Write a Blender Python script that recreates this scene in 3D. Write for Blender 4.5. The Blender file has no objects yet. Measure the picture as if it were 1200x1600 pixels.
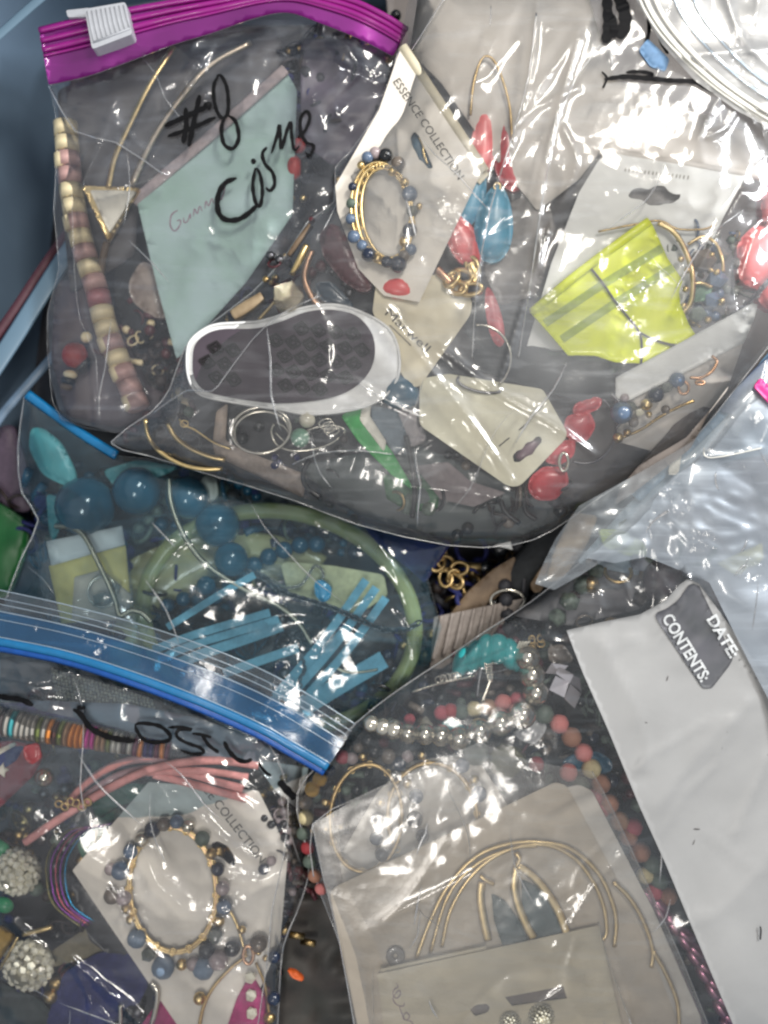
import bpy, bmesh, math, random
import numpy as np
from mathutils import Vector, Matrix
from mathutils.geometry import delaunay_2d_cdt

sc = bpy.context.scene
COL = sc.collection
S = 0.0004            # metres per photograph pixel at height 0
D = 1600.0            # camera height in the same pixels
R = random.Random(7)

def P(x, y, h=0.0):
    k = (D - h) / D
    return Vector(((x - 600) * k * S, (800 - y) * k * S, h * S))

def PA(x, y, h):
    x = np.asarray(x, float); y = np.asarray(y, float); h = np.asarray(h, float) + 0 * x
    k = (D - h) / D
    return np.stack([(x - 600) * k * S, (800 - y) * k * S, h * S], -1)

# ---------------------------------------------------------------- camera, world, lamps
cam = bpy.data.cameras.new("camera")
cam.sensor_fit = 'VERTICAL'; cam.sensor_height = 36.0; cam.lens = 36.0
cam.clip_start = 0.01; cam.clip_end = 50
cam.dof.use_dof = True; cam.dof.focus_distance = (D - 60) * S; cam.dof.aperture_fstop = 1.9
camo = bpy.data.objects.new("camera", cam); COL.objects.link(camo)
camo.location = (0, 0, D * S)
sc.camera = camo

world = bpy.data.worlds.new("World"); sc.world = world; world.use_nodes = True
wb = world.node_tree.nodes['Background']
wb.inputs[0].default_value = (0.94, 0.96, 1.0, 1); wb.inputs[1].default_value = 0.50

def lamp(name, loc, target, size, sizey, power, color):
    l = bpy.data.lights.new(name, 'AREA'); l.shape = 'RECTANGLE'; l.size = size; l.size_y = sizey
    l.energy = power; l.color = color
    o = bpy.data.objects.new(name, l); COL.objects.link(o)
    o.location = loc
    o.rotation_euler = (Vector(target) - Vector(loc)).to_track_quat('-Z', 'Y').to_euler()
    return o
lamp("window_light", (0.92, 0.52, 0.74), (0.08, 0.06, 0), 0.20, 0.30, 11.0, (0.97, 0.98, 1.0))
lamp("ceiling_light", (0.42, 0.75, 1.15), (0.10, 0.10, 0), 0.12, 0.50, 8.5, (1.0, 0.95, 0.87))
lamp("ceiling_light", (-0.12, -0.45, 1.35), (0, 0, 0), 0.14, 0.32, 3.6, (1.0, 0.95, 0.88))

sc.view_settings.view_transform = 'Standard'; sc.view_settings.look = 'None'
sc.view_settings.exposure = 0.15; sc.view_settings.gamma = 1.0
sc.cycles.transparent_max_bounces = 40
sc.cycles.max_bounces = 10; sc.cycles.diffuse_bounces = 3; sc.cycles.glossy_bounces = 4; sc.cycles.transmission_bounces = 6
sc.cycles.caustics_reflective = False; sc.cycles.caustics_refractive = False
sc.cycles.sample_clamp_indirect = 4.0
sc.cycles.filter_width = 2.4
sc.cycles.use_denoising = True

# ---------------------------------------------------------------- materials
def _nt(name):
    m = bpy.data.materials.new(name); m.use_nodes = True
    nt = m.node_tree; nt.nodes.clear()
    return m, nt, nt.nodes, nt.links

def lin(c):
    return tuple(((v / 12.92) if v <= 0.04045 else ((v + 0.055) / 1.055) ** 2.4) for v in c)

_M = {}
def mat(name, col, rough=0.5, metal=0.0, var=0.12, scale=300.0, bump=0.0, bscale=900.0, col2=None, trans=0.0, spec=0.5, coat=0.0, sub=0.0, alpha=1.0):
    """solid surface: base colour (display values) with grain of the material's own, fine relief"""
    if name in _M: return _M[name]
    m, nt, N, L = _nt(name)
    out = N.new('ShaderNodeOutputMaterial'); b = N.new('ShaderNodeBsdfPrincipled')
    L.new(b.outputs[0], out.inputs[0])
    tc = N.new('ShaderNodeTexCoord')
    nz = N.new('ShaderNodeTexNoise'); nz.inputs['Scale'].default_value = scale; nz.inputs['Detail'].default_value = 4
    L.new(tc.outputs['Object'], nz.inputs['Vector'])
    mx = N.new('ShaderNodeMix'); mx.data_type = 'RGBA'
    c = lin(col)
    if col2 is None:
        a = tuple(v * (1 - var) for v in c); d = tuple(min(1, v * (1 + var)) for v in c)
    else:
        a = c; d = lin(col2)
    mx.inputs[6].default_value = (*a, 1); mx.inputs[7].default_value = (*d, 1)
    rmp = N.new('ShaderNodeMapRange'); rmp.inputs[1].default_value = 0.35; rmp.inputs[2].default_value = 0.65
    L.new(nz.outputs[0], rmp.inputs[0]); L.new(rmp.outputs[0], mx.inputs[0])
    L.new(mx.outputs[2], b.inputs['Base Color'])
    b.inputs['Roughness'].default_value = rough; b.inputs['Metallic'].default_value = metal
    b.inputs['Specular IOR Level'].default_value = spec
    b.inputs['Transmission Weight'].default_value = trans
    b.inputs['Coat Weight'].default_value = coat; b.inputs['Coat Roughness'].default_value = 0.08
    b.inputs['Alpha'].default_value = alpha
    if sub:
        b.inputs['Subsurface Weight'].default_value = sub; b.inputs['Subsurface Radius'].default_value = (0.004, 0.003, 0.003); b.inputs['Subsurface Scale'].default_value = 1.0
    if bump:
        n2 = N.new('ShaderNodeTexNoise'); n2.inputs['Scale'].default_value = bscale; n2.inputs['Detail'].default_value = 3
        L.new(tc.outputs['Object'], n2.inputs['Vector'])
        bp = N.new('ShaderNodeBump'); bp.inputs['Strength'].default_value = bump; bp.inputs['Distance'].default_value = 0.0006
        L.new(n2.outputs[0], bp.inputs['Height']); L.new(bp.outputs[0], b.inputs['Normal'])
    _M[name] = m
    return m

def film_mat(name, tint=(1, 1, 1), milk=0.05, milkcol=(0.85, 0.87, 0.88), patch=0.10, pscale=18, rough=0.10, gloss=1.25, bump=0.35, bscale=75, fine=230, streak=40.0):
    """clear polythene: mostly see-through, a fresnel reflection, cloudiness of its own that also stands in for camera haze"""
    if name in _M: return _M[name]
    m, nt, N, L = _nt(name)
    out = N.new('ShaderNodeOutputMaterial')
    tc = N.new('ShaderNodeTexCoord')
    n1 = N.new('ShaderNodeTexVoronoi'); n1.inputs['Scale'].default_value = bscale; n1.inputs['Detail'].default_value = 1.0
    n2 = N.new('ShaderNodeTexNoise'); n2.inputs['Scale'].default_value = fine; n2.inputs['Detail'].default_value = 2; n2.inputs['Distortion'].default_value = 0.8
    n3 = N.new('ShaderNodeTexNoise'); n3.inputs['Scale'].default_value = pscale; n3.inputs['Detail'].default_value = 5
    for n in (n1, n2, n3): L.new(tc.outputs['Object'], n.inputs['Vector'])
    b1 = N.new('ShaderNodeBump'); b1.inputs['Strength'].default_value = bump; b1.inputs['Distance'].default_value = 0.006
    b2 = N.new('ShaderNodeBump'); b2.inputs['Strength'].default_value = bump; b2.inputs['Distance'].default_value = 0.0012
    n4 = N.new('ShaderNodeTexNoise'); n4.inputs['Scale'].default_value = 21; n4.inputs['Detail'].default_value = 2
    L.new(tc.outputs['Object'], n4.inputs['Vector'])
    mk = N.new('ShaderNodeMapRange'); mk.interpolation_type = 'SMOOTHSTEP'; mk.inputs[1].default_value = 0.57; mk.inputs[2].default_value = 0.66
    mk.inputs[3].default_value = 0.03; mk.inputs[4].default_value = bump
    L.new(n4.outputs[0], mk.inputs[0]); L.new(mk.outputs[0], b1.inputs['Strength']); L.new(mk.outputs[0], b2.inputs['Strength'])
    L.new(n1.outputs[0], b1.inputs['Height']); L.new(n2.outputs[0], b2.inputs['Height']); L.new(b1.outputs[0], b2.inputs['Normal'])
    fr = N.new('ShaderNodeFresnel'); fr.inputs[0].default_value = 1.5; L.new(b2.outputs[0], fr.inputs['Normal'])
    mu = N.new('ShaderNodeMath'); mu.operation = 'MULTIPLY'; mu.use_clamp = True; mu.inputs[1].default_value = gloss
    L.new(fr.outputs[0], mu.inputs[0])
    gl = N.new('ShaderNodeBsdfGlossy'); gl.inputs['Roughness'].default_value = rough; gl.inputs[0].default_value = (1, 1, 1, 1)
    L.new(b2.outputs[0], gl.inputs['Normal'])
    tr = N.new('ShaderNodeBsdfTransparent'); tr.inputs[0].default_value = (*lin(tint), 1)
    df = N.new('ShaderNodeBsdfDiffuse'); df.inputs[0].default_value = (*lin(milkcol), 1)
    tl = N.new('ShaderNodeBsdfTranslucent'); tl.inputs[0].default_value = (*lin(milkcol), 1)
    md = N.new('ShaderNodeMixShader'); md.inputs[0].default_value = 0.4
    L.new(df.outputs[0], md.inputs[1]); L.new(tl.outputs[0], md.inputs[2])
    g2 = N.new('ShaderNodeBsdfGlossy'); g2.inputs['Roughness'].default_value = 0.42; g2.inputs[0].default_value = (*lin(milkcol), 1)
    m3 = N.new('ShaderNodeMixShader'); m3.inputs[0].default_value = 0.35; L.new(md.outputs[0], m3.inputs[1]); L.new(g2.outputs[0], m3.inputs[2])
    mr = N.new('ShaderNodeMapRange'); mr.inputs[1].default_value = 0.42; mr.inputs[2].default_value = 0.72
    mr.inputs[3].default_value = milk; mr.inputs[4].default_value = min(0.95, milk + patch)  # milk also lifts the blacks, as camera haze painted into the film
    mp = N.new('ShaderNodeMapping'); mp.inputs['Rotation'].default_value = (0, 0, math.radians(streak)); mp.inputs['Scale'].default_value = (12, 75, 12)
    n5 = N.new('ShaderNodeTexNoise'); n5.inputs['Scale'].default_value = 1.0; n5.inputs['Detail'].default_value = 5; n5.inputs['Distortion'].default_value = 1.6
    L.new(tc.outputs['Object'], mp.inputs[0]); L.new(mp.outputs[0], n5.inputs['Vector'])
    m5 = N.new('ShaderNodeMapRange'); m5.inputs[1].default_value = 0.52; m5.inputs[2].default_value = 0.74; m5.inputs[3].default_value = 0.0; m5.inputs[4].default_value = 0.04 + patch * 0.6
    L.new(n5.outputs[0], m5.inputs[0])
    ad = N.new('ShaderNodeMath'); ad.operation = 'ADD'; ad.use_clamp = True; L.new(mr.outputs[0], ad.inputs[0]); L.new(m5.outputs[0], ad.inputs[1])
    L.new(n3.outputs[0], mr.inputs[0])
    s1 = N.new('ShaderNodeMixShader'); L.new(ad.outputs[0], s1.inputs[0]); L.new(tr.outputs[0], s1.inputs[1]); L.new(m3.outputs[0], s1.inputs[2])
    s2 = N.new('ShaderNodeMixShader'); L.new(mu.outputs[0], s2.inputs[0]); L.new(s1.outputs[0], s2.inputs[1]); L.new(gl.outputs[0], s2.inputs[2])
    L.new(s2.outputs[0], out.inputs[0])
    _M[name] = m
    return m

# ---------------------------------------------------------------- objects
_G = {}
def gpos(o):
    return _G.get(o.name, Vector((0, 0, 0)))

def link(name, me, parent=None, pos=None):
    o = bpy.data.objects.new(name, me); COL.objects.link(o)
    pos = Vector(pos) if pos is not None else Vector((0, 0, 0))
    if parent is not None:
        o.parent = parent; o.location = pos - gpos(parent)
    else:
        o.location = pos
    _G[o.name] = pos
    return o

def tag(o, label=None, cat=None, group=None, kind=None):
    if label: o['label'] = label
    if cat: o['category'] = cat
    if group: o['group'] = group
    if kind: o['kind'] = kind
    return o

def thing(name, label, cat, x, y, h=0, group=None):
    o = bpy.data.objects.new(name, None); COL.objects.link(o); o.empty_display_size = 0.005
    p = P(x, y, h); o.location = p; _G[o.name] = p
    return tag(o, label, cat, group)

def mesh(name, V, F, m, parent=None, smooth=True, pos=None):
    """V in world coordinates; the object's origin goes to its own middle"""
    V = np.asarray(V, float)
    c = Vector(V.mean(0)) if pos is None else Vector(pos)
    me = bpy.data.meshes.new(name)
    me.from_pydata((V - np.array(c)).tolist(), [], [tuple(f) for f in F]); me.update()
    ms = m if isinstance(m, (list, tuple)) else [m]
    for q in ms: me.materials.append(q)
    if smooth: me.polygons.foreach_set('use_smooth', [True] * len(me.polygons))
    return link(name, me, parent, c)

class MB:
    """collects several pieces into one mesh"""
    def __init__(s): s.V = []; s.F = []; s.I = []; s.n = 0
    def add(s, V, F, mi=0):
        V = np.asarray(V, float); s.V.append(V)
        s.F += [tuple(int(i) + s.n for i in f) for f in F]; s.I += [mi] * len(F); s.n += len(V)
    def build(s, name, m, parent=None, smooth=True):
        o = mesh(name, np.concatenate(s.V), s.F, m, parent, smooth)
        o.data.polygons.foreach_set('material_index', s.I)
        return o

def cr(pts, n=8, closed=False):
    """catmull-rom through points of any dimension"""
    p = np.asarray(pts, float)
    if len(p) < 3: 
        t = np.linspace(0, 1, n + 1)[:, None]; return p[0] * (1 - t) + p[-1] * t
    out = []
    m = len(p); rng = m if closed else m - 1
    for i in range(rng):
        if closed: a, b, c, d = p[(i - 1) % m], p[i], p[(i + 1) % m], p[(i + 2) % m]
        else:
            b, c = p[i], p[i + 1]
            a = p[i - 1] if i > 0 else 2 * b - c
            d = p[i + 2] if i + 2 < m else 2 * c - b
        for k in range(n):
            t = k / n
            out.append(0.5 * ((2 * b) + (-a + c) * t + (2 * a - 5 * b + 4 * c - d) * t * t + (-a + 3 * b - 3 * c + d) * t ** 3))
    if not closed: out.append(p[-1])
    return np.array(out)

def resample(pts, step, closed=False):
    p = np.asarray(pts, float)
    if closed: p = np.vstack([p, p[:1]])
    seg = np.linalg.norm(np.diff(p[:, :2], axis=0), axis=1); s = np.concatenate([[0], np.cumsum(seg)])
    n = max(2, int(round(s[-1] / step)))
    q = np.linspace(0, s[-1], n + 1)
    r = np.stack([np.interp(q, s, p[:, k]) for k in range(p.shape[1])], 1)
    return r[:-1] if closed else r

def circ(r, n=8, ry=None):
    ry = r if ry is None else ry
    return [(r * math.cos(2 * math.pi * i / n), ry * math.sin(2 * math.pi * i / n)) for i in range(n)]

def sweep(path, sec, closed=False, scale=None, roll=0.0):
    """path (x, y, h) px; section list (side, up) px -> V, F in world units"""
    p = np.asarray(path, float)
    W = PA(p[:, 0], p[:, 1], p[:, 2]); n = len(W)
    T = (np.roll(W, -1, 0) - np.roll(W, 1, 0)) if closed else np.gradient(W, axis=0)
    T /= (np.linalg.norm(T, axis=1)[:, None] + 1e-12)
    z = np.array([0, 0, 1.0]); side = np.cross(T, z); ln = np.linalg.norm(side, axis=1)
    side[ln < 1e-3] = (1, 0, 0); side /= (np.linalg.norm(side, axis=1)[:, None] + 1e-12)
    up = np.cross(side, T)
    if roll:
        c, s_ = math.cos(roll), math.sin(roll); side, up = side * c + up * s_, up * c - side * s_
    sec = np.asarray(sec, float) * S; m = len(sec)
    sc_ = np.ones(n) if scale is None else np.asarray(scale, float)
    V = (W[:, None] + (side[:, None] * sec[None, :, 0:1] + up[:, None] * sec[None, :, 1:2]) * sc_[:, None, None]).reshape(-1, 3)
    F = []
    for i in range(n if closed else n - 1):
        a = i * m; b = ((i + 1) % n) * m
        for j in range(m):
            k = (j + 1) % m; F.append((a + j, a + k, b + k, b + j))
    if not closed:
        F.append(tuple(range(m))[::-1]); F.append(tuple(range((n - 1) * m, n * m)))
    return V, F

def tube(name, pts, r, m, parent=None, n=8, closed=False, sm=6, scale=None, ry=None, label=None):
    path = cr(pts, sm, closed)
    V, F = sweep(path, circ(r, n, ry), closed, scale)
    o = mesh(name, V, F, m, parent)
    return o

def ellipse(cx, cy, rx, ry, rot=0, a0=0, a1=360, h=0, n=48, dh=0, dha=0):
    """(x,y,h) points along an ellipse; rot in degrees clockwise in the picture; dh raises along direction dha"""
    out = []
    full = abs(a1 - a0) >= 360
    for i in range(n if full else n + 1):
        a = math.radians(a0 + (a1 - a0) * i / n)
        x, y = rx * math.cos(a), ry * math.sin(a); c, s_ = math.cos(math.radians(rot)), math.sin(math.radians(rot))
        out.append((cx + x * c - y * s_, cy + x * s_ + y * c, h + dh * math.cos(a - math.radians(dha))))
    return np.array(out)

def ring(name, m, parent, cx, cy, rx, ry, r, rot=0, a0=0, a1=360, h=0, dh=0, dha=0, n=48, seg=8, rry=None):
    path = ellipse(cx, cy, rx, ry, rot, a0, a1, h, n, dh, dha)
    V, F = sweep(path, circ(r, seg, rry), abs(a1 - a0) >= 360)
    return mesh(name, V, F, m, parent)

_ball = {}
def ball_mesh(kind, m):
    key = (kind, m.name)
    if key in _ball: return _ball[key]
    bm = bmesh.new()
    if kind == 'smooth': bmesh.ops.create_uvsphere(bm, u_segments=20, v_segments=12, radius=1)
    elif kind == 'low': bmesh.ops.create_uvsphere(bm, u_segments=10, v_segments=6, radius=1)
    elif kind == 'rough':
        bmesh.ops.create_icosphere(bm, subdivisions=3, radius=1); rr = random.Random(3)
        for v in bm.verts: v.co *= 1 + rr.uniform(-0.035, 0.035)
    elif kind == 'facet':
        bmesh.ops.create_icosphere(bm, subdivisions=1, radius=1); rr = random.Random(5)
        for v in bm.verts: v.co *= 1 + rr.uniform(-0.12, 0.12)
    elif kind == 'gem': bmesh.ops.create_icosphere(bm, subdivisions=1, radius=1)
    elif kind == 'drum':
        bmesh.ops.create_cone(bm, cap_ends=True, segments=20, radius1=1, radius2=1, depth=2)
        bmesh.ops.bevel(bm, geom=[e for e in bm.edges if abs(abs(e.verts[0].co.z) - 1) < 1e-4 and abs(e.verts[0].co.z - e.verts[1].co.z) < 1e-4], offset=0.12, segments=2, affect='EDGES')
    me = bpy.data.meshes.new('bead'); bm.to_mesh(me); bm.free(); me.materials.append(m)
    if kind not in ('facet', 'gem'): me.polygons.foreach_set('use_smooth', [True] * len(me.polygons))
    if kind == 'drum': 
        for p in me.polygons: p.use_smooth = len(p.vertices) < 6
    _ball[key] = me
    return me

def bead(parent, x, y, h, r, m, kind='smooth', rx=None, ry=None, rz=None, rot=0, name='bead', tilt=0):
    """rx, ry, rz radii in px before the turn by rot degrees (clockwise in the picture)"""
    o = link(name, ball_mesh(kind, m), parent, P(x, y, h))
    o.scale = ((rx or r) * S, (ry or r) * S, (rz or r) * S)
    o.rotation_euler = (math.radians(tilt), 0, -math.radians(rot))
    return o

# ---------------------------------------------------------------- noise and film sheets
def vn(x, y, sc_, seed):
    rs = np.random.RandomState(seed); T = rs.rand(256, 256)
    u = x / sc_ + 1000; v = y / sc_ + 1000
    i = np.floor(u).astype(int); j = np.floor(v).astype(int); f = u - i; g = v - j
    f = f * f * f * (f * (f * 6 - 15) + 10); g = g * g * g * (g * (g * 6 - 15) + 10)
    i %= 256; j %= 256; i1 = (i + 1) % 256; j1 = (j + 1) % 256
    return (T[i, j] * (1 - f) * (1 - g) + T[i1, j] * f * (1 - g) + T[i, j1] * (1 - f) * g + T[i1, j1] * f * g) * 2 - 1

def vl(x, y, sc_, seed):
    """flat-faceted noise: linear over the triangles of a jittered lattice"""
    rs = np.random.RandomState(seed); T = rs.rand(256, 256)
    x = x / sc_ + 1000; y = y / sc_ + 1000
    u = x - y * 0.57735; v = y * 1.1547
    i = np.floor(u).astype(int); j = np.floor(v).astype(int); f = u - i; g = v - j
    i %= 256; j %= 256; i1 = (i + 1) % 256; j1 = (j + 1) % 256
    a = T[i, j]; b = T[i1, j]; c = T[i, j1]; d = T[i1, j1]
    lo = a + (b - a) * f + (c - a) * g; hi = d + (c - d) * (1 - f) + (b - d) * (1 - g)
    return np.where(f + g < 1, lo, hi) * 2 - 1

def polydist(x, y, poly, closed=True):
    p = np.asarray(poly, float)[:, :2]; d = np.full(x.shape, 1e9)
    for i in range(len(p) if closed else len(p) - 1):
        a = p[i]; b = p[(i + 1) % len(p)]; ab = b - a; L2 = ab @ ab + 1e-9
        t = np.clip(((x - a[0]) * ab[0] + (y - a[1]) * ab[1]) / L2, 0, 1)
        d = np.minimum(d, np.hypot(x - a[0] - t * ab[0], y - a[1] - t * ab[1]))
    return d

def inside(x, y, poly):
    p = np.asarray(poly, float)[:, :2]; c = np.zeros(x.shape, bool); j = len(p) - 1
    for i in range(len(p)):
        xi, yi = p[i]; xj, yj = p[j]
        hit = ((yi > y) != (yj > y)) & (x < (xj - xi) * (y - yi) / (yj - yi + 1e-12) + xi)
        c ^= hit; j = i
    return c

def height(poly, base, bulge, bw, amp=1.0, seed=1, creases=(), bumps=(), dirn=30, stretch=2.2, big=90):
    """height of a slack film over its contents, in px"""
    pp = resample(poly, 12, True)
    ca, sa = math.cos(math.radians(dirn)), math.sin(math.radians(dirn))
    cs = [(cr(c[0], 5), c[1], c[2]) for c in creases]
    rr = random.Random(seed * 7); x0, y0 = pp.min(0)[:2]; x1, y1 = pp.max(0)[:2]
    for q in range(int((x1 - x0) * (y1 - y0) / 26000) if amp >= 0.6 and abs(bulge) > 15 else 0):
        x, y = rr.uniform(x0, x1), rr.uniform(y0, y1); a = math.radians(dirn + rr.gauss(0, 35)); pts = [(x, y)]
        for z in range(3):
            s_ = rr.uniform(25, 75); x += math.cos(a) * s_; y += math.sin(a) * s_; a += rr.uniform(-.5, .5); pts.append((x, y))
        cs.append((np.array(pts), rr.choice((-1, 1, 1)) * rr.uniform(3, 8), rr.uniform(3, 10)))
    def H(x, y):
        x = np.atleast_1d(np.asarray(x, float)); y = np.atleast_1d(np.asarray(y, float))
        d = polydist(x, y, pp)
        h = base + bulge * (1 - np.exp(-d / bw))
        u = (x * ca + y * sa) / stretch; v = -x * sa + y * ca
        wu = u + 9 * vn(x, y, 90, seed + 9); wv = v + 9 * vn(x, y, 80, seed + 8)
        n = 7.0 * vl(wu, wv, big * 0.9, seed) + 1.2 * vl(wv * 0.8, wu * 1.1, big * 0.36, seed + 1) + 1.7 * vl(wu * 1.3, wv, big * 0.15, seed + 2) * np.clip(vn(x, y, 140, seed + 6) * 2.5, 0, 1)
        n2 = 2.2 * vn(x, y, 26, seed + 4) * np.clip(vn(x, y, 120, seed + 5) * 2.0 - 0.1, 0, 1)
        h = h + 7 * vn(x, y, 230, seed + 12) * (1 - np.exp(-d / 60))
        h = h + amp * (n + n2) * (1 - np.exp(-(d + 6) / 25))
        for pts, a, w in cs:
            dd = polydist(x, y, pts, False)
            ends = 1.0
            h = h + 0.62 * a * np.exp(-dd / w) * ends
        for bx, by, a, r in bumps:
            h = h + a * np.exp(-((x - bx) ** 2 + (y - by) ** 2) / (r * r))
        return h
    return H

def clip_poly(poly, x0=-60, y0=-60, x1=1260, y1=1660):
    return [(min(max(a, x0), x1), min(max(b, y0), y1)) for a, b in poly]

def film(name, poly, H, m, parent, step=4.0, smooth_n=5, closed_cr=False, lift=0.0):
    pp = np.asarray(poly, float)
    pp = resample(pp, 3, True)
    x0, y0 = pp.min(0)[:2] - step; x1, y1 = pp.max(0)[:2] + step
    nx = int((x1 - x0) / step) + 2; ny = int((y1 - y0) / step) + 2
    gx, gy = np.meshgrid(x0 + np.arange(nx) * step, y0 + np.arange(ny) * step, indexing='ij')
    cx = (gx[:-1, :-1] + gx[1:, 1:]) / 2; cy = (gy[:-1, :-1] + gy[1:, 1:]) / 2
    keep = inside(cx, cy, pp)
    idx = -np.ones((nx, ny), int)
    cnt = np.zeros((nx, ny), int)
    for a in (0, 1):
        for b in (0, 1): cnt[a:nx - 1 + a, b:ny - 1 + b] += keep
    use = cnt > 0; idx[use] = np.arange(use.sum())
    X = gx[use].copy(); Y = gy[use].copy(); bd = (cnt[use] < 4)
    bi = np.where(bd)[0]
    for k in bi:
        d = (pp[:, 0] - X[k]) ** 2 + (pp[:, 1] - Y[k]) ** 2; q = d.argmin(); X[k], Y[k] = pp[q, 0], pp[q, 1]
    h = H(X, Y) + lift
    V = PA(X, Y, h)
    ii, jj = np.where(keep)
    F = np.stack([idx[ii, jj], idx[ii, jj + 1], idx[ii + 1, jj + 1], idx[ii + 1, jj]], 1)
    return mesh(name, V, F.tolist(), m, parent)

def seam(name, pts, H, r, m, parent, lift=0.5, closed=False, sm=6, step=6, w=None):
    if name == 'seam': r *= 0.32; w = (w or r) * 0.5; sm = 2 if sm > 2 else sm
    p = resample(cr(pts, sm, closed), step, closed)
    h = H(p[:, 0], p[:, 1]) + lift
    path = np.column_stack([p[:, 0], p[:, 1], h])
    tp = np.clip(np.sin(np.pi * np.linspace(0, 1, len(path))) * 1.6, 0.12, 1) if name == 'fold_line' else None
    V, F = sweep(path, circ(w or r, 6, r), closed, tp)
    return mesh(name, V, F, m, parent)

def folds(poly, H, m, parent, n_, dirn, seed, L=(60, 260), r=0.5, w=1.0):
    """long thin fold lines in the film, a few kinks each"""
    rr = random.Random(seed); pa = np.array(poly, float)[:, :2]; x0, y0 = pa.min(0); x1, y1 = pa.max(0); k = 0; tries = 0; n = int(n_ * 0.34)
    while k < n and tries < 500:
        tries += 1; x, y = rr.uniform(max(x0, 0), min(x1, 1200)), rr.uniform(max(y0, 0), min(y1, 1600)); a = math.radians(dirn + rr.gauss(0, 28)); pts = [(x, y)]; ln = rr.uniform(*L)
        for q in range(rr.randrange(2, 5)):
            s_ = ln / 4; x += math.cos(a) * s_; y += math.sin(a) * s_; a += rr.uniform(-0.35, 0.35); pts.append((x, y))
        P_ = np.array(pts)
        if not inside(P_[:, 0], P_[:, 1], poly).all(): continue
        k += 1; seam('fold_line', pts, H, r * rr.uniform(.4, .9), m, parent, w=w * rr.uniform(.5, 1.8), sm=2, lift=0.3)

def ink(strokes, H, w, m, parent, name='lettering', lift=4.2):
    mb = MB()
    for st in strokes:
        ww = w
        if isinstance(st, tuple) and len(st) == 2 and isinstance(st[0], list): st, ww = st
        p = resample(cr(st, 6), 2.0)[:, :2]
        t = np.gradient(p, axis=0); t /= (np.linalg.norm(t, axis=1)[:, None] + 1e-9); nrm = np.stack([-t[:, 1], t[:, 0]], 1)
        q = np.arange(len(p)); wob = 1 + 0.10 * np.sin(q * 0.7 + len(p)) ; env = np.sqrt(np.clip(1 - (1 - 2 * q / max(1, len(p) - 1)) ** 10, 0.15, 1))
        hw = (ww / 2 * wob * env)[:, None]
        A = p - nrm * hw; B = p + nrm * hw
        X = np.concatenate([A[:, 0], p[:, 0], B[:, 0]]); Y = np.concatenate([A[:, 1], p[:, 1], B[:, 1]])
        h = H(X, Y); k = len(p)
        hm = np.maximum(np.maximum(h[:k], h[k:2 * k]), h[2 * k:]); h = np.concatenate([hm, hm, hm]) + lift
        V = PA(X, Y, h); n = len(p)
        F = [(i, i + 1, n + i + 1, n + i) for i in range(n - 1)] + [(n + i, n + i + 1, 2 * n + i + 1, 2 * n + i) for i in range(n - 1)]
        mb.add(V, F)
    return mb.build(name, m, parent)

def rounded(poly, r, n=5):
    """round the corners of a polygon; r one number or one per corner"""
    p = [np.array(q[:2], float) for q in poly]; out = []
    for i, b in enumerate(p):
        a = p[i - 1]; c = p[(i + 1) % len(p)]; rr = r[i] if isinstance(r, (list, tuple)) else r
        if rr <= 0: out.append(tuple(b)); continue
        u = (a - b); v = (c - b); lu = np.linalg.norm(u); lv = np.linalg.norm(v); k = min(rr, lu * .45, lv * .45)
        s0 = b + u / lu * k; s1 = b + v / lv * k
        for t in np.linspace(0, 1, n): out.append(tuple((1 - t) ** 2 * s0 + 2 * t * (1 - t) * b + t * t * s1))
    return out

def plane(a, b, c):
    """plane through three (x,y,h) points"""
    A = np.array([[a[0], a[1], 1], [b[0], b[1], 1], [c[0], c[1], 1]], float); s = np.linalg.solve(A, np.array([a[2], b[2], c[2]], float))
    return lambda x, y: s[0] * np.asarray(x, float) + s[1] * np.asarray(y, float) + s[2]

def wavy(fn, a=2.0, sc_=90, seed=3):
    return lambda x, y: fn(x, y) + a * vn(np.atleast_1d(np.asarray(x, float)), np.atleast_1d(np.asarray(y, float)), sc_, seed)

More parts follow.
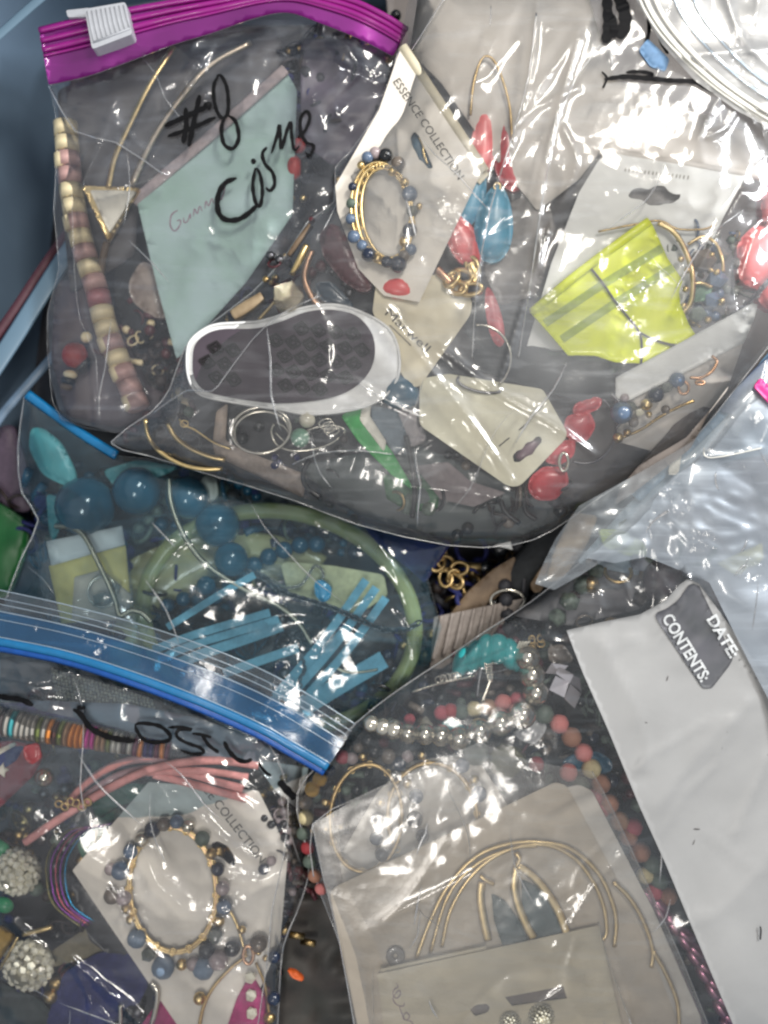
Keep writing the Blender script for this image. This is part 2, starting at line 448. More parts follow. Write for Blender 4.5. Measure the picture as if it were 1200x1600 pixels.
def sheet(name, outline, H, t, m, parent=None, holes=(), grid=0, smooth=True, res=0):
    """a card or slab: outline in px, top at H(x,y), thickness t px, real holes"""
    loops = [list(map(lambda q: (float(q[0]), float(q[1])), outline))] + [list(map(lambda q: (float(q[0]), float(q[1])), hh)) for hh in holes]
    if res: loops = [[tuple(q) for q in resample(np.array(l), res, True)] for l in loops]
    vs = []; es = []
    for l in loops:
        b = len(vs); vs += l; es += [(b + i, b + (i + 1) % len(l)) for i in range(len(l))]
    if grid:
        o = np.array(loops[0]); x0, y0 = o.min(0); x1, y1 = o.max(0)
        gx, gy = np.meshgrid(np.arange(x0 + grid / 2, x1, grid), np.arange(y0 + grid / 2, y1, grid)); gx = gx.ravel(); gy = gy.ravel()
        ok = inside(gx, gy, o) & (polydist(gx, gy, o) > grid * .4)
        for hh in loops[1:]: ok &= ~inside(gx, gy, np.array(hh)) & (polydist(gx, gy, np.array(hh)) > grid * .3)
        vs += list(zip(gx[ok].tolist(), gy[ok].tolist()))
    rv, _, rf, *_r = delaunay_2d_cdt([Vector(v) for v in vs], es, [], 0, 1e-5)
    X = np.array([v[0] for v in rv]); Y = np.array([v[1] for v in rv])
    F = np.array([f for f in rf if len(f) == 3]); cx = X[F].mean(1); cy = Y[F].mean(1)
    ok = inside(cx, cy, loops[0])
    for hh in loops[1:]: ok &= ~inside(cx, cy, hh)
    F = F[ok]
    h = np.atleast_1d(H(X, Y)) + 0 * X
    top = PA(X, Y, h); bot = top - np.array([0, 0, t * S]); n = len(X)
    # orientation: y is flipped in the world
    a, b, c = top[F[:, 0]], top[F[:, 1]], top[F[:, 2]]
    up = np.cross(b - a, c - a)[:, 2] > 0
    F = np.where(up[:, None], F, F[:, ::-1])
    cnt = {}
    for f in F.tolist():
        for i in range(3): cnt[(f[i], f[(i + 1) % 3])] = 1
    side = [(a_, a_ + n, b_ + n, b_) for (a_, b_) in cnt if (b_, a_) not in cnt]
    side = [tuple(reversed(s_)) for s_ in side]
    V = np.concatenate([top, bot]); FF = F.tolist() + (F[:, ::-1] + n).tolist() + side
    o = mesh(name, V, FF, m, parent, smooth=False)
    if smooth and grid:
        k = len(F); o.data.polygons.foreach_set('use_smooth', [True] * (2 * k) + [False] * len(side))
    return o

def text_polys(s, bold=False):
    cu = bpy.data.curves.new('t', 'FONT'); cu.body = s; cu.size = 1.0; cu.resolution_u = 3
    if bold: cu.offset = 0.03
    o = bpy.data.objects.new('t', cu); COL.objects.link(o)
    dg = bpy.context.evaluated_depsgraph_get(); me = bpy.data.meshes.new_from_object(o.evaluated_get(dg))
    V = np.array([v.co[:2] for v in me.vertices]); F = [tuple(p.vertices) for p in me.polygons]
    bpy.data.objects.remove(o); bpy.data.curves.remove(cu); bpy.data.meshes.remove(me)
    return V, F

def write(s, x, y, ang, size, H, m, parent, length=None, bold=False, name='lettering', lift=0.9, shear=0):
    """flat print: baseline starts at px (x,y), runs at ang degrees clockwise, cap height about 0.7*size"""
    V, F = text_polys(s, bold)
    sx = size if length is None else length / (V[:, 0].max() - V[:, 0].min())
    u = (V[:, 0] - V[:, 0].min()) * sx + shear * V[:, 1] * size; v = V[:, 1] * size
    a = math.radians(ang); X = x + u * math.cos(a) + v * math.sin(a); Y = y + u * math.sin(a) - v * math.cos(a)
    h = np.atleast_1d(H(X, Y)) + lift
    return mesh(name, PA(X, Y, h), F, m, parent, smooth=False)

_bf = {}
def prim(kind):
    if kind in _bf: return _bf[kind]
    bm = bmesh.new()
    if kind == 'ico': bmesh.ops.create_icosphere(bm, subdivisions=2, radius=1)
    if kind == 'ico1': bmesh.ops.create_icosphere(bm, subdivisions=1, radius=1)
    if kind == 'cyl': bmesh.ops.create_cone(bm, cap_ends=True, segments=10, radius1=1, radius2=1, depth=2)
    if kind == 'torus':
        n, k = 14, 5; vs = []
        for i in range(n):
            A = 2 * math.pi * i / n
            for j in range(k):
                B = 2 * math.pi * j / k; vs.append(bm.verts.new(((1 + .16 * math.cos(B)) * math.cos(A), (1 + .16 * math.cos(B)) * math.sin(A), .16 * math.sin(B))))
        for i in range(n):
            for j in range(k): bm.faces.new((vs[i * k + j], vs[((i + 1) % n) * k + j], vs[((i + 1) % n) * k + (j + 1) % k], vs[i * k + (j + 1) % k]))
    bm.verts.ensure_lookup_table(); bm.verts.index_update()
    V = np.array([v.co[:] for v in bm.verts]); F = [tuple(v.index for v in f.verts) for f in bm.faces]; bm.free()
    _bf[kind] = (V, F); return V, F

def rotm(rr):
    return np.array(Matrix.Rotation(rr.uniform(0, 6.3), 3, 'X') @ Matrix.Rotation(rr.uniform(0, 6.3), 3, 'Y') @ Matrix.Rotation(rr.uniform(0, 6.3), 3, 'Z'))

def jumble(name, label, poly, h0, h1, n, mats, seed=1, rmin=6, rmax=16, kinds=('ico', 'ico', 'cyl', 'torus', 'ico1'), cat='jewellery'):
    rr = random.Random(seed); mb = MB(); pa = np.array(poly); x0, y0 = pa.min(0); x1, y1 = pa.max(0); k = 0
    while k < n:
        x, y = rr.uniform(x0, x1), rr.uniform(y0, y1)
        if not inside(np.array([x]), np.array([y]), poly)[0]: continue
        k += 1; kd = rr.choice(kinds); V, F = prim(kd); r = rr.uniform(rmin, rmax); mi = rr.randrange(len(mats))
        sc_ = np.array([1, 1, 1.0])
        if kd == 'cyl': sc_ = np.array([.5, .5, 1.1])
        if kd == 'torus': sc_ *= 1.5
        Wv = (V * sc_ * r * S) @ rotm(rr).T + np.array(P(x, y, rr.uniform(h0, h1)))
        mb.add(Wv, F, mi)
        if rr.random() < .5:   # a short run of the same bead
            dx, dy = rr.uniform(-1, 1), rr.uniform(-1, 1); l = math.hypot(dx, dy) + 1e-6
            for q in range(1, rr.randrange(2, 6)):
                mb.add((V * sc_ * r * S) @ rotm(rr).T + np.array(P(x + dx / l * q * r * 1.9, y + dy / l * q * r * 1.9, rr.uniform(h0, h1))), F, mi)
    o = mb.build(name, mats, None); return tag(o, label, cat, kind='stuff')

def chain(name, pts, L, w, r, m, parent, h=None, links=False):
    """curb chain of real interlocking links, one mesh"""
    p = resample(cr(pts, 8), L * 0.62); mb = MB(); n = len(p)
    for i in range(n - 1):
        a = PA(*p[i]); b = PA(*p[i + 1]); c = (a + b) / 2; t = (b - a) / (np.linalg.norm(b - a) + 1e-9)
        z = np.array([0, 0, 1.0]); s_ = np.cross(t, z); s_ /= np.linalg.norm(s_) + 1e-9; u = np.cross(s_, t)
        ro = 0.65 if i % 2 else -0.65
        s2 = s_ * math.cos(ro) + u * math.sin(ro); u2 = -s_ * math.sin(ro) + u * math.cos(ro)
        K = 10; J = 5; V = []; F = []
        for q in range(K):
            A = 2 * math.pi * q / K; ctr = c + t * math.cos(A) * L / 2 * S + s2 * math.sin(A) * w / 2 * S
            rad = t * math.cos(A) + s2 * math.sin(A)
            for j in range(J):
                B = 2 * math.pi * j / J; V.append(ctr + (rad * math.cos(B) + u2 * math.sin(B)) * r * S)
        for q in range(K):
            for j in range(J): F.append((q * J + j, ((q + 1) % K) * J + j, ((q + 1) % K) * J + (j + 1) % J, q * J + (j + 1) % J))
        if links:
            if i == 0: parent = thing(name, '', '', *p[0])
            mesh('link', V, F, m, parent); continue
        mb.add(np.array(V), F)
    return parent if links else mb.build(name, m, parent)

def snake(name, pts, r, m, parent):
    p = resample(cr(pts, 10), 1.3); sc_ = np.where(np.arange(len(p)) % 3 == 0, 0.80, 1.0)
    V, F = sweep(p, circ(r, 8), False, sc_)
    return mesh(name, V, F, m, parent)

def solid(name, outline, h, t, m, parent=None, rnd=0, bulge=0, grid=8, wav=0, **k):
    """flat piece, optionally pillowed"""
    o = rounded(outline, rnd) if rnd else outline
    oa = resample(np.array([q[:2] for q in o], float), 5, True)
    hf = (lambda x, y: h + 0 * np.asarray(x, float)) if not callable(h) else h
    def H(x, y):
        x = np.atleast_1d(np.asarray(x, float)); y = np.atleast_1d(np.asarray(y, float))
        d = polydist(x, y, oa); v = hf(x, y)
        if bulge: v = v + bulge * np.sqrt(np.clip(1 - (1 - np.clip(d / (abs(bulge) * 1.5), 0, 1)) ** 2, 0, 1))
        if wav: v = v + wav * vn(x, y, 30, 5)
        return v
    return sheet(name, [tuple(q) for q in oa], H, t, m, parent, grid=grid, **k)
# ================================================================ materials used
m_tub = mat('tub_plastic', (0.42, 0.50, 0.58), 0.34, var=0.06, scale=20, bump=0.15, bscale=40)
m_tubrib = mat('tub_rib_plastic', (0.40, 0.50, 0.57), 0.35, var=0.06, scale=20)
m_gold = mat('gold_metal', (0.86, 0.76, 0.55), 0.30, 1.0, var=0.12, scale=200)
m_oldgold = mat('aged_gold_metal', (0.70, 0.60, 0.42), 0.36, 1.0, var=0.25, scale=300)
m_rose = mat('rose_gold_metal', (0.80, 0.64, 0.52), 0.3, 1.0)
m_silver = mat('silver_metal', (0.80, 0.78, 0.73), 0.16, 0.86, var=0.06)
m_dksilver = mat('dark_silver_metal', (0.42, 0.42, 0.43), 0.35, 1.0, var=0.2)
m_snake = mat('snake_chain_metal', (0.70, 0.66, 0.58), 0.3, 1.0, var=0.1)
m_black = mat('black_plastic', (0.10, 0.10, 0.11), 0.35, var=0.2)
m_blackcloth = mat('black_fabric', (0.13, 0.14, 0.15), 0.8, var=0.25, scale=250, bump=0.4, bscale=1200)
m_cream = mat('cream_shell', (0.93, 0.85, 0.66), 0.42, var=0.08, scale=160, col2=(0.97, 0.91, 0.76))
m_pink = mat('rose_shell', (0.72, 0.52, 0.54), 0.4, col2=(0.87, 0.74, 0.68), scale=260)
m_rosebead = mat('dusty_rose_shell', (0.70, 0.44, 0.45), 0.4, var=0.15)
m_mint = mat('mint_card', (0.74, 0.84, 0.84), 0.7, col2=(0.66, 0.79, 0.74), scale=25)
m_mintedge = mat('card_fold', (0.72, 0.66, 0.66), 0.7)
m_white = mat('white_enamel', (0.90, 0.88, 0.82), 0.35, var=0.03)
m_card = mat('ivory_card', (0.86, 0.82, 0.71), 0.62, var=0.03, scale=120, bump=0.08, bscale=700)
m_card2 = mat('grey_ivory_card', (0.92, 0.89, 0.84), 0.6, var=0.03, scale=120, bump=0.08, bscale=700)
m_cardw = mat('white_card', (0.90, 0.90, 0.88), 0.4, var=0.02, scale=100)
m_taupe = mat('taupe_card', (0.86, 0.80, 0.71), 0.6, var=0.04, scale=60, bump=0.06, bscale=500)
m_creamcard = mat('cream_card', (0.93, 0.88, 0.76), 0.6, var=0.04, scale=80, bump=0.08, bscale=500)
m_print = mat('grey_print', (0.30, 0.29, 0.26), 0.6)
m_printlt = mat('faint_print', (0.58, 0.56, 0.52), 0.6)
m_script = mat('mauve_print', (0.60, 0.48, 0.54), 0.6)
m_ink = mat('marker_ink', (0.04, 0.04, 0.05), 0.6, var=0.2, scale=200, spec=0.15)
m_teal = mat('teal_stone', (0.05, 0.28, 0.38), 0.16, col2=(0.09, 0.37, 0.46), scale=120, coat=0.4)
m_tealsm = mat('small_teal_stone', (0.08, 0.32, 0.42), 0.25, coat=0.3)
m_turq = mat('turquoise_stone', (0.14, 0.60, 0.62), 0.3, col2=(0.20, 0.68, 0.68), scale=150, coat=0.3)
m_turqleaf = mat('pale_turquoise_resin', (0.30, 0.58, 0.58), 0.35, var=0.1, scale=60)
m_blueres = mat('sky_blue_resin', (0.30, 0.60, 0.72), 0.35, var=0.1, scale=60, coat=0.15)
m_coral = mat('coral_resin', (0.90, 0.38, 0.38), 0.35, var=0.05, coat=0.1)
m_red = mat('red_resin', (0.76, 0.22, 0.25), 0.3, var=0.08, coat=0.2)
m_redmatte = mat('red_wood', (0.66, 0.17, 0.14), 0.5)
m_navy = mat('navy_stone', (0.13, 0.17, 0.25), 0.2, var=0.2, coat=0.4)
m_blk = mat('black_stone', (0.09, 0.10, 0.11), 0.25, var=0.2, coat=0.3)
m_bluerough = mat('rough_blue_stone', (0.40, 0.49, 0.60), 0.5, col2=(0.60, 0.66, 0.72), scale=400, bump=0.6, bscale=900)
m_bluegrey = mat('blue_grey_stone', (0.38, 0.45, 0.54), 0.25, var=0.15, coat=0.5)
m_pearl = mat('mauve_pearl', (0.66, 0.60, 0.60), 0.22, var=0.06, coat=0.6)
m_ivpearl = mat('ivory_pearl', (0.84, 0.82, 0.74), 0.2, var=0.04, coat=0.6)
m_greybr = mat('smoky_stone', (0.46, 0.42, 0.38), 0.25, var=0.2, coat=0.4)
m_clearg = mat('smoky_glass', (0.62, 0.64, 0.60), 0.1, trans=0.55, var=0.1)
m_mpink = mat('matte_pink_stone', (0.86, 0.52, 0.50), 0.6, var=0.1, scale=260, bump=0.3, bscale=1500)
m_mrose = mat('matte_rose_stone', (0.72, 0.34, 0.38), 0.6, var=0.12, bump=0.3, bscale=1500)
m_mtan = mat('matte_tan_stone', (0.74, 0.58, 0.44), 0.6, col2=(0.58, 0.42, 0.34), scale=300, bump=0.3, bscale=1500)
m_mbrown = mat('matte_brown_stone', (0.60, 0.42, 0.34), 0.6, col2=(0.70, 0.50, 0.40), scale=400, bump=0.3, bscale=1500)
m_mcream = mat('matte_cream_stone', (0.84, 0.78, 0.60), 0.6, var=0.08, bump=0.3, bscale=1500)
m_mgreen = mat('grey_green_stone', (0.44, 0.50, 0.45), 0.5, col2=(0.30, 0.34, 0.30), scale=300)
m_mred = mat('matte_red_stone', (0.66, 0.22, 0.24), 0.55, var=0.12)
m_yellow = mat('yellow_stone', (0.82, 0.64, 0.26), 0.5, var=0.1)
m_green = mat('green_plastic', (0.10, 0.62, 0.24), 0.4, var=0.05)
m_dkgreen = mat('dark_green_plastic', (0.05, 0.30, 0.12), 0.4, col2=(0.07, 0.36, 0.16), scale=60)
m_neon = mat('neon_yellow_vinyl', (0.95, 1.0, 0.0), 0.34, var=0.04, scale=60, coat=0.3)
m_neonst = mat('olive_stripe', (0.66, 0.74, 0.10), 0.4, var=0.06)
m_suede = mat('blue_suede', (0.46, 0.69, 0.77), 0.85, var=0.08, scale=500, bump=0.5, bscale=1800)
m_pinkcord = mat('pink_cord', (0.90, 0.62, 0.60), 0.7, var=0.08, scale=400, bump=0.4, bscale=1800)
m_bangle = mat('sage_green_resin', (0.80, 0.83, 0.56), 0.3, col2=(0.64, 0.65, 0.42), scale=35, coat=0.5, alpha=0.5)
m_olive = mat('olive_amber_resin', (0.68, 0.67, 0.48), 0.35, col2=(0.50, 0.46, 0.30), scale=30, coat=0.3)
m_maroon = mat('maroon_leather', (0.34, 0.17, 0.19), 0.28, var=0.2, bump=1.0, bscale=220)
m_sole = mat('dark_rubber', (0.26, 0.225, 0.26), 0.7, col2=(0.295, 0.26, 0.295), scale=50, bump=0.15, bscale=1500)
m_solel = mat('white_rubber', (0.95, 0.95, 0.94), 0.5, var=0.03, bump=0.2, bscale=1300)
m_tan = mat('tan_wood', (0.50, 0.42, 0.33), 0.55, col2=(0.38, 0.31, 0.24), scale=90)
m_tanlt = mat('pale_wood', (0.66, 0.58, 0.46), 0.5, col2=(0.52, 0.44, 0.34), scale=80)
m_purple = mat('purple_metallic', (0.55, 0.30, 0.56), 0.28, 0.8, col2=(0.75, 0.58, 0.52), scale=110)
m_magenta = mat('magenta_fabric', (0.66, 0.16, 0.42), 0.6, var=0.15, scale=200)
m_maghot = mat('hot_pink_plastic', (0.90, 0.22, 0.56), 0.4)
m_nvfab = mat('navy_fabric', (0.13, 0.15, 0.36), 0.75, var=0.2, scale=200, bump=0.4)
m_denim = mat('denim_blue', (0.38, 0.52, 0.66), 0.6, var=0.1)
m_gem = mat('clear_rhinestone', (0.95, 0.93, 0.84), 0.08, trans=0.1, spec=0.9, coat=1.0)
m_gembase = mat('rhinestone_setting', (0.75, 0.72, 0.62), 0.3, 0.7)
m_flagred = mat('red_enamel', (0.60, 0.16, 0.20), 0.35)
m_flagblue = mat('blue_enamel', (0.16, 0.22, 0.44), 0.35)
m_slider = mat('grey_plastic', (0.72, 0.73, 0.75), 0.4, var=0.04)
m_purpzip = mat('magenta_zip_plastic', (0.56, 0.09, 0.48), 0.28, var=0.06, scale=50, coat=0.2)
m_dkbrown = mat('dark_brown', (0.20, 0.16, 0.15), 0.55, var=0.3)
m_greybag = mat('dark_grey_lining', (0.17, 0.17, 0.19), 0.6, var=0.3, scale=30)
m_beigehaze = mat('beige_card', (0.80, 0.77, 0.73), 0.6, var=0.06, scale=25)
m_greycloth = mat('woven_grey', (0.66, 0.63, 0.56), 0.8, col2=(0.36, 0.36, 0.37), scale=400)
m_panel = mat('white_label_ink', (0.62, 0.62, 0.615), 0.42, var=0.04, scale=25, bump=0.8, bscale=45)
m_labdark = mat('dark_label_ink', (0.30, 0.31, 0.32), 0.5, col2=(0.38, 0.38, 0.40), scale=45)
m_labtext = mat('pale_label_ink', (0.80, 0.81, 0.81), 0.5)
m_orange = mat('orange_plastic', (0.86, 0.38, 0.14), 0.5)

f_A = film_mat('clear_film_cool', milk=0.06, patch=0.12, milkcol=(0.74, 0.77, 0.82), rough=0.10, bump=0.35, streak=-110)
f_B = film_mat('clear_film', milk=0.06, patch=0.20, milkcol=(0.80, 0.81, 0.82), rough=0.10, pscale=9, bump=0.35, gloss=1.1, streak=60)
f_C = film_mat('blue_tinted_film', tint=(0.92, 0.97, 0.99), milk=0.03, patch=0.07, milkcol=(0.50, 0.72, 0.82), rough=0.10, bump=0.25, streak=-20)
f_D = film_mat('crisp_clear_film', milk=0.02, patch=0.06, milkcol=(0.80, 0.82, 0.86), rough=0.09, bump=0.3, streak=-60)
f_E = film_mat('cloudy_film', milk=0.035, patch=0.10, milkcol=(0.74, 0.78, 0.81), rough=0.12, pscale=10, bump=0.2)
f_F = film_mat('matte_film', milk=0.12, patch=0.12, milkcol=(0.82, 0.80, 0.77), rough=0.22, bump=0.10, pscale=14, streak=20)
f_fog = film_mat('foggy_film', milk=0.34, patch=0.34, milkcol=(0.80, 0.84, 0.88), rough=0.12, pscale=8, bump=0.5, gloss=1.0)
f_G = film_mat('bright_zip_film', milk=0.36, patch=0.36, milkcol=(0.95, 0.95, 0.94), rough=0.12, pscale=12, bump=0.5, streak=-45)
f_back = film_mat('back_film', milk=0.03, patch=0.03, milkcol=(0.7, 0.7, 0.72), rough=0.35, bump=0.1, gloss=0.5)
f_purple = film_mat('magenta_film', tint=(0.80, 0.30, 0.76), milk=0.62, patch=0.2, milkcol=(0.66, 0.22, 0.64), rough=0.14)
f_blue = film_mat('blue_zip_film', tint=(0.50, 0.76, 0.88), milk=0.34, patch=0.2, milkcol=(0.22, 0.46, 0.66), rough=0.14)
m_seam = film_mat('heat_seal', milk=0.22, patch=0.3, milkcol=(0.80, 0.80, 0.80), rough=0.2, gloss=1.6, bump=0.2)
m_seamblue = mat('blue_zip_plastic', (0.03, 0.42, 0.62), 0.3, var=0.06, coat=0.3)
m_ridge = film_mat('zip_ridge', milk=0.35, patch=0.25, milkcol=(0.80, 0.88, 0.94), rough=0.14, gloss=2.0, bump=0.1)
m_ridgebright = mat('glare_zip_ridge', (0.93, 0.92, 0.88), 0.3, var=0.03)  # blown highlight on the zip ridges put into this pale colour

# ================================================================ the tub
tub = thing('storage_tub', 'slate blue plastic storage tub holding all the bags', 'tub', 600, 800, -300)
def quadstrip(rows, name, m, parent):
    V = []; n = len(rows[0])
    for r in rows: V += [P(*q) for q in r]
    F = [(i * n + j, i * n + j + 1, (i + 1) * n + j + 1, (i + 1) * n + j) for i in range(len(rows) - 1) for j in range(n - 1)]
    return mesh(name, V, F, m, parent)
def tub_ring(inset, h, n=10):
    # rounded rectangle in world px units (undo the perspective so the wall stands where it stands)
    k = D / (D - h); x0, x1, y0, y1 = -150 + inset, 1480 - inset, -170 + inset, 1830 - inset; r = 130; out = []
    for cx, cy, a0 in ((x1 - r, y1 - r, 0), (x0 + r, y1 - r, 90), (x0 + r, y0 + r, 180), (x1 - r, y0 + r, 270)):
        for i in range(n + 1):
            a = math.radians(a0 + 90 * i / n); x = cx + r * math.cos(a); y = cy + r * math.sin(a)
            out.append((600 + (x - 600) * k, 800 + (y - 800) * k, h))
    out.append(out[0]); return out
rows = [tub_ring(-26, 250), tub_ring(-24, 262), tub_ring(-6, 262), tub_ring(0, 250), tub_ring(24, 120), tub_ring(60, 0), tub_ring(105, -160), tub_ring(140, -262), tub_ring(156, -286), tub_ring(190, -298)]
quadstrip(rows, 'wall', m_tub, tub)
kf = D / (D + 298)
fl = [(600 + (x - 600), 800 + (y - 800)) for x, y, h in tub_ring(188, -298)[:-1]]
mesh('base', [P(x, y, -298.5) for x, y in fl], [tuple(range(len(fl)))[::-1]], m_tub, tub)
tube('rib', [(-40, 620, 20), (10, 545, -8), (60, 466, -30), (105, 395, -60), (150, 330, -90)], 15, m_tubrib, tub, ry=2)
tube('rib', [(-40, 90, 95), (15, 40, 90), (75, -12, 90), (140, -60, 90)], 7, m_tubrib, tub, ry=2)
tube('rib', [(-50, 720, -20), (10, 640, -40), (80, 560, -70), (130, 500, -95)], 8, m_tub, tub, ry=4)
cord = tube('cord', [(-30, 560, -12), (20, 490, -30), (70, 415, -55), (120, 345, -85)], 9, mat('oxblood_cord', (0.30, 0.16, 0.20), 0.6), None)
tag(cord, 'dark oxblood cord lying along the tub wall at left', 'cord')
tb = mesh('table_top', [P(-3000, -3000, -330), P(5000, -3000, -330), P(5000, 5000, -330), P(-3000, 5000, -330)], [(0, 3, 2, 1)], mat('grey_laminate', (0.45, 0.43, 0.40), 0.5), None)
tag(tb, kind='structure')

# deep dark layer of other bags' contents
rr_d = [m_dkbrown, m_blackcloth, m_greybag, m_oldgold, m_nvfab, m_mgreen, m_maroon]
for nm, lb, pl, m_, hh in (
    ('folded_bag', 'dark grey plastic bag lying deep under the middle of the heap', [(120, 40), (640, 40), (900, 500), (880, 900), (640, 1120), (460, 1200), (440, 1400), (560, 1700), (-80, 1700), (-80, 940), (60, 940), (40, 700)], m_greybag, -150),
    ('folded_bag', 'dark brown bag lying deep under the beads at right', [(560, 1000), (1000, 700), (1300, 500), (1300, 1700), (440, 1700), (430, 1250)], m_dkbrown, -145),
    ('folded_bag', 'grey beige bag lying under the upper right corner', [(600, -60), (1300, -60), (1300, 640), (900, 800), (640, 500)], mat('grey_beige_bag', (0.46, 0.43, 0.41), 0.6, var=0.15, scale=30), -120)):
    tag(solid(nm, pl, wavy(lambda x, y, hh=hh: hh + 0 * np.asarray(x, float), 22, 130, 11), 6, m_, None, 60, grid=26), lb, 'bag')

# ================================================================ BAG A: magenta slider bag marked #8
Ap = clip_poly([(64, 42), (76, 133), (90, 200), (84, 330), (92, 420), (74, 490), (78, 590), (96, 655), (180, 676), (300, 690), (470, 560), (590, 420), (640, 240), (634, 90), (590, 30), (520, -8), (330, -14), (200, 8)])
HA = height(Ap, 2, 20, 40, amp=0.8, seed=21, dirn=-35, creases=[
    ([(76, 133), (118, 205), (180, 222), (255, 272)], 9, 4), ([(105, 160), (170, 185), (215, 225), (255, 270)], 7, 4), ([(255, 272), (200, 285), (150, 300), (130, 290), (150, 230)], 6, 3),
    ([(270, 70), (300, 100), (290, 130), (320, 150)], 9, 6), ([(320, 50), (300, 75), (315, 110)], 8, 5), ([(500, 60), (530, 110), (490, 150)], 9, 6), ([(540, 70), (560, 110), (520, 160), (545, 200)], 8, 5),
    ([(470, 30), (480, 120), (505, 200)], 7, 6), ([(110, 330), (120, 440), (140, 540), (150, 660)], 6, 2.5), ([(200, 580), (235, 620), (250, 660)], 6, 3)],
    bumps=[(300, 100, 6, 30), (510, 120, 8, 40), (170, 340, 6, 22)])
bagA = thing('slider_bag', 'clear slider bag with a magenta zip band, marked #8 Cosme', 'plastic bag', 330, 400, 10)
film('front_film', Ap, HA, f_A, bagA)
folds(Ap, HA, m_seam, bagA, 22, 70, 3)
film('back_film', Ap, height(Ap, -66, -10, 60, 0.6, 5), f_back, bagA, step=12)
seam('seam', [(76, 133), (90, 200), (84, 330), (92, 420), (74, 490), (78, 590), (96, 655), (180, 676)], HA, 1.6, m_seam, bagA)
seam('seam', [(76, 133), (118, 205), (180, 222), (255, 272)], HA, 1.5, m_seam, bagA, w=3)
seam('seam', [(255, 272), (200, 292), (150, 300), (130, 286), (158, 228)], HA, 1.2, m_seam, bagA)
seam('seam', [(112, 300), (116, 420), (125, 500), (150, 560), (152, 660)], HA, 1.6, m_seam, bagA)
up = cr([(60, 42), (130, 25), (205, 10), (330, -10), (440, -22), (540, -6), (600, 20), (638, 44)], 8); lo = cr([(76, 133), (140, 118), (210, 93), (270, 70), (330, 52), (400, 28), (450, 20), (500, 36), (560, 60), (614, 88)], 8)
Hz = lambda x, y: HA(x, y) * 0 + 30 + 3 * vn(np.atleast_1d(np.asarray(x, float)), np.atleast_1d(np.asarray(y, float)), 50, 3)
zp = [tuple(q) for q in up] + [tuple(q) for q in lo[::-1]]
solid('zip_band', zp, Hz, 1.5, f_purple, bagA, grid=8)
def between(a, b, t, n=40):
    A = resample(a, 1)[:, :2]; B = resample(b, 1)[:, :2]; i = np.linspace(0, 1, n)
    A = A[(i * (len(A) - 1)).astype(int)]; B = B[(i * (len(B) - 1)).astype(int)]
    return A * (1 - t) + B * t
for t_, r_ in ((0.07, 5), (0.24, 4.5), (0.40, 5), (0.50, 2.2)):
    seam('zip_track', between(up, lo, t_), Hz, r_, m_purpzip, bagA, lift=2, sm=1)
sl = link('slider', None, bagA, P(170, 40, 44))
def boxm(name, outline, h, t, m, parent, bev=3):
    return sheet(name, rounded(outline, bev), (lambda x, y: h + 0 * np.asarray(x, float)) if not callable(h) else h, t, m, parent)
boxm('slider_body', [(132, 14), (196, 3), (207, 53), (144, 77)], 58, 30, m_slider, sl, 5)
boxm('slider_end', [(103, 16), (140, 12), (142, 26), (106, 27)], 44, 14, m_slider, sl, 3)
for i in range(9):
    t = (i + .5) / 9; a = (132 + 64 * t, 14 - 11 * t); b = (144 + 63 * t, 77 - 24 * t)
    tube('ridge', [(a[0] + 1, a[1] + 4, 58.6), (b[0] - 1, b[1] - 12, 58.6)], 1.3, m_slider, sl, n=5, sm=2)
tube('ridge', [(146, 66, 59), (204, 44, 59)], 1.5, m_slider, sl, n=5, sm=2)
ink([([(257, 197), (290, 182), (331, 163)], 8), ([(262, 213), (300, 200), (337, 183)], 7), ([(290, 168), (291, 196), (286, 224)], 8), ([(312, 148), (303, 190), (295, 229)], 8), ([(318, 164), (328, 162), (326, 172)], 6),
     ([(341, 118), (334, 135), (336, 165), (346, 184), (356, 176), (355, 140), (346, 119), (338, 118)], 6), ([(352, 180), (346, 200), (350, 225), (364, 232), (373, 215), (368, 190), (356, 180)], 6.5)], HA, 7, m_ink, bagA)
ink([([(370, 278), (352, 286), (341, 305), (341, 330), (352, 343), (372, 343), (390, 332), (402, 320)], 8.5), ([(394, 248), (398, 256)], 8), ([(399, 262), (395, 290), (399, 315), (406, 322), (410, 300), (407, 275), (401, 262)], 6),
     ([(417, 230), (410, 240), (414, 256), (426, 270), (429, 288), (422, 298), (415, 293)], 6), ([(424, 240), (432, 215), (437, 195), (438, 220), (440, 232), (448, 205), (454, 191), (456, 215), (460, 234), (468, 228)], 5.5),
     ([(464, 215), (476, 205), (484, 185), (479, 174), (470, 184), (470, 205), (478, 222), (490, 228), (484, 243), (477, 238)], 5.5)], HA, 7, m_ink, bagA)

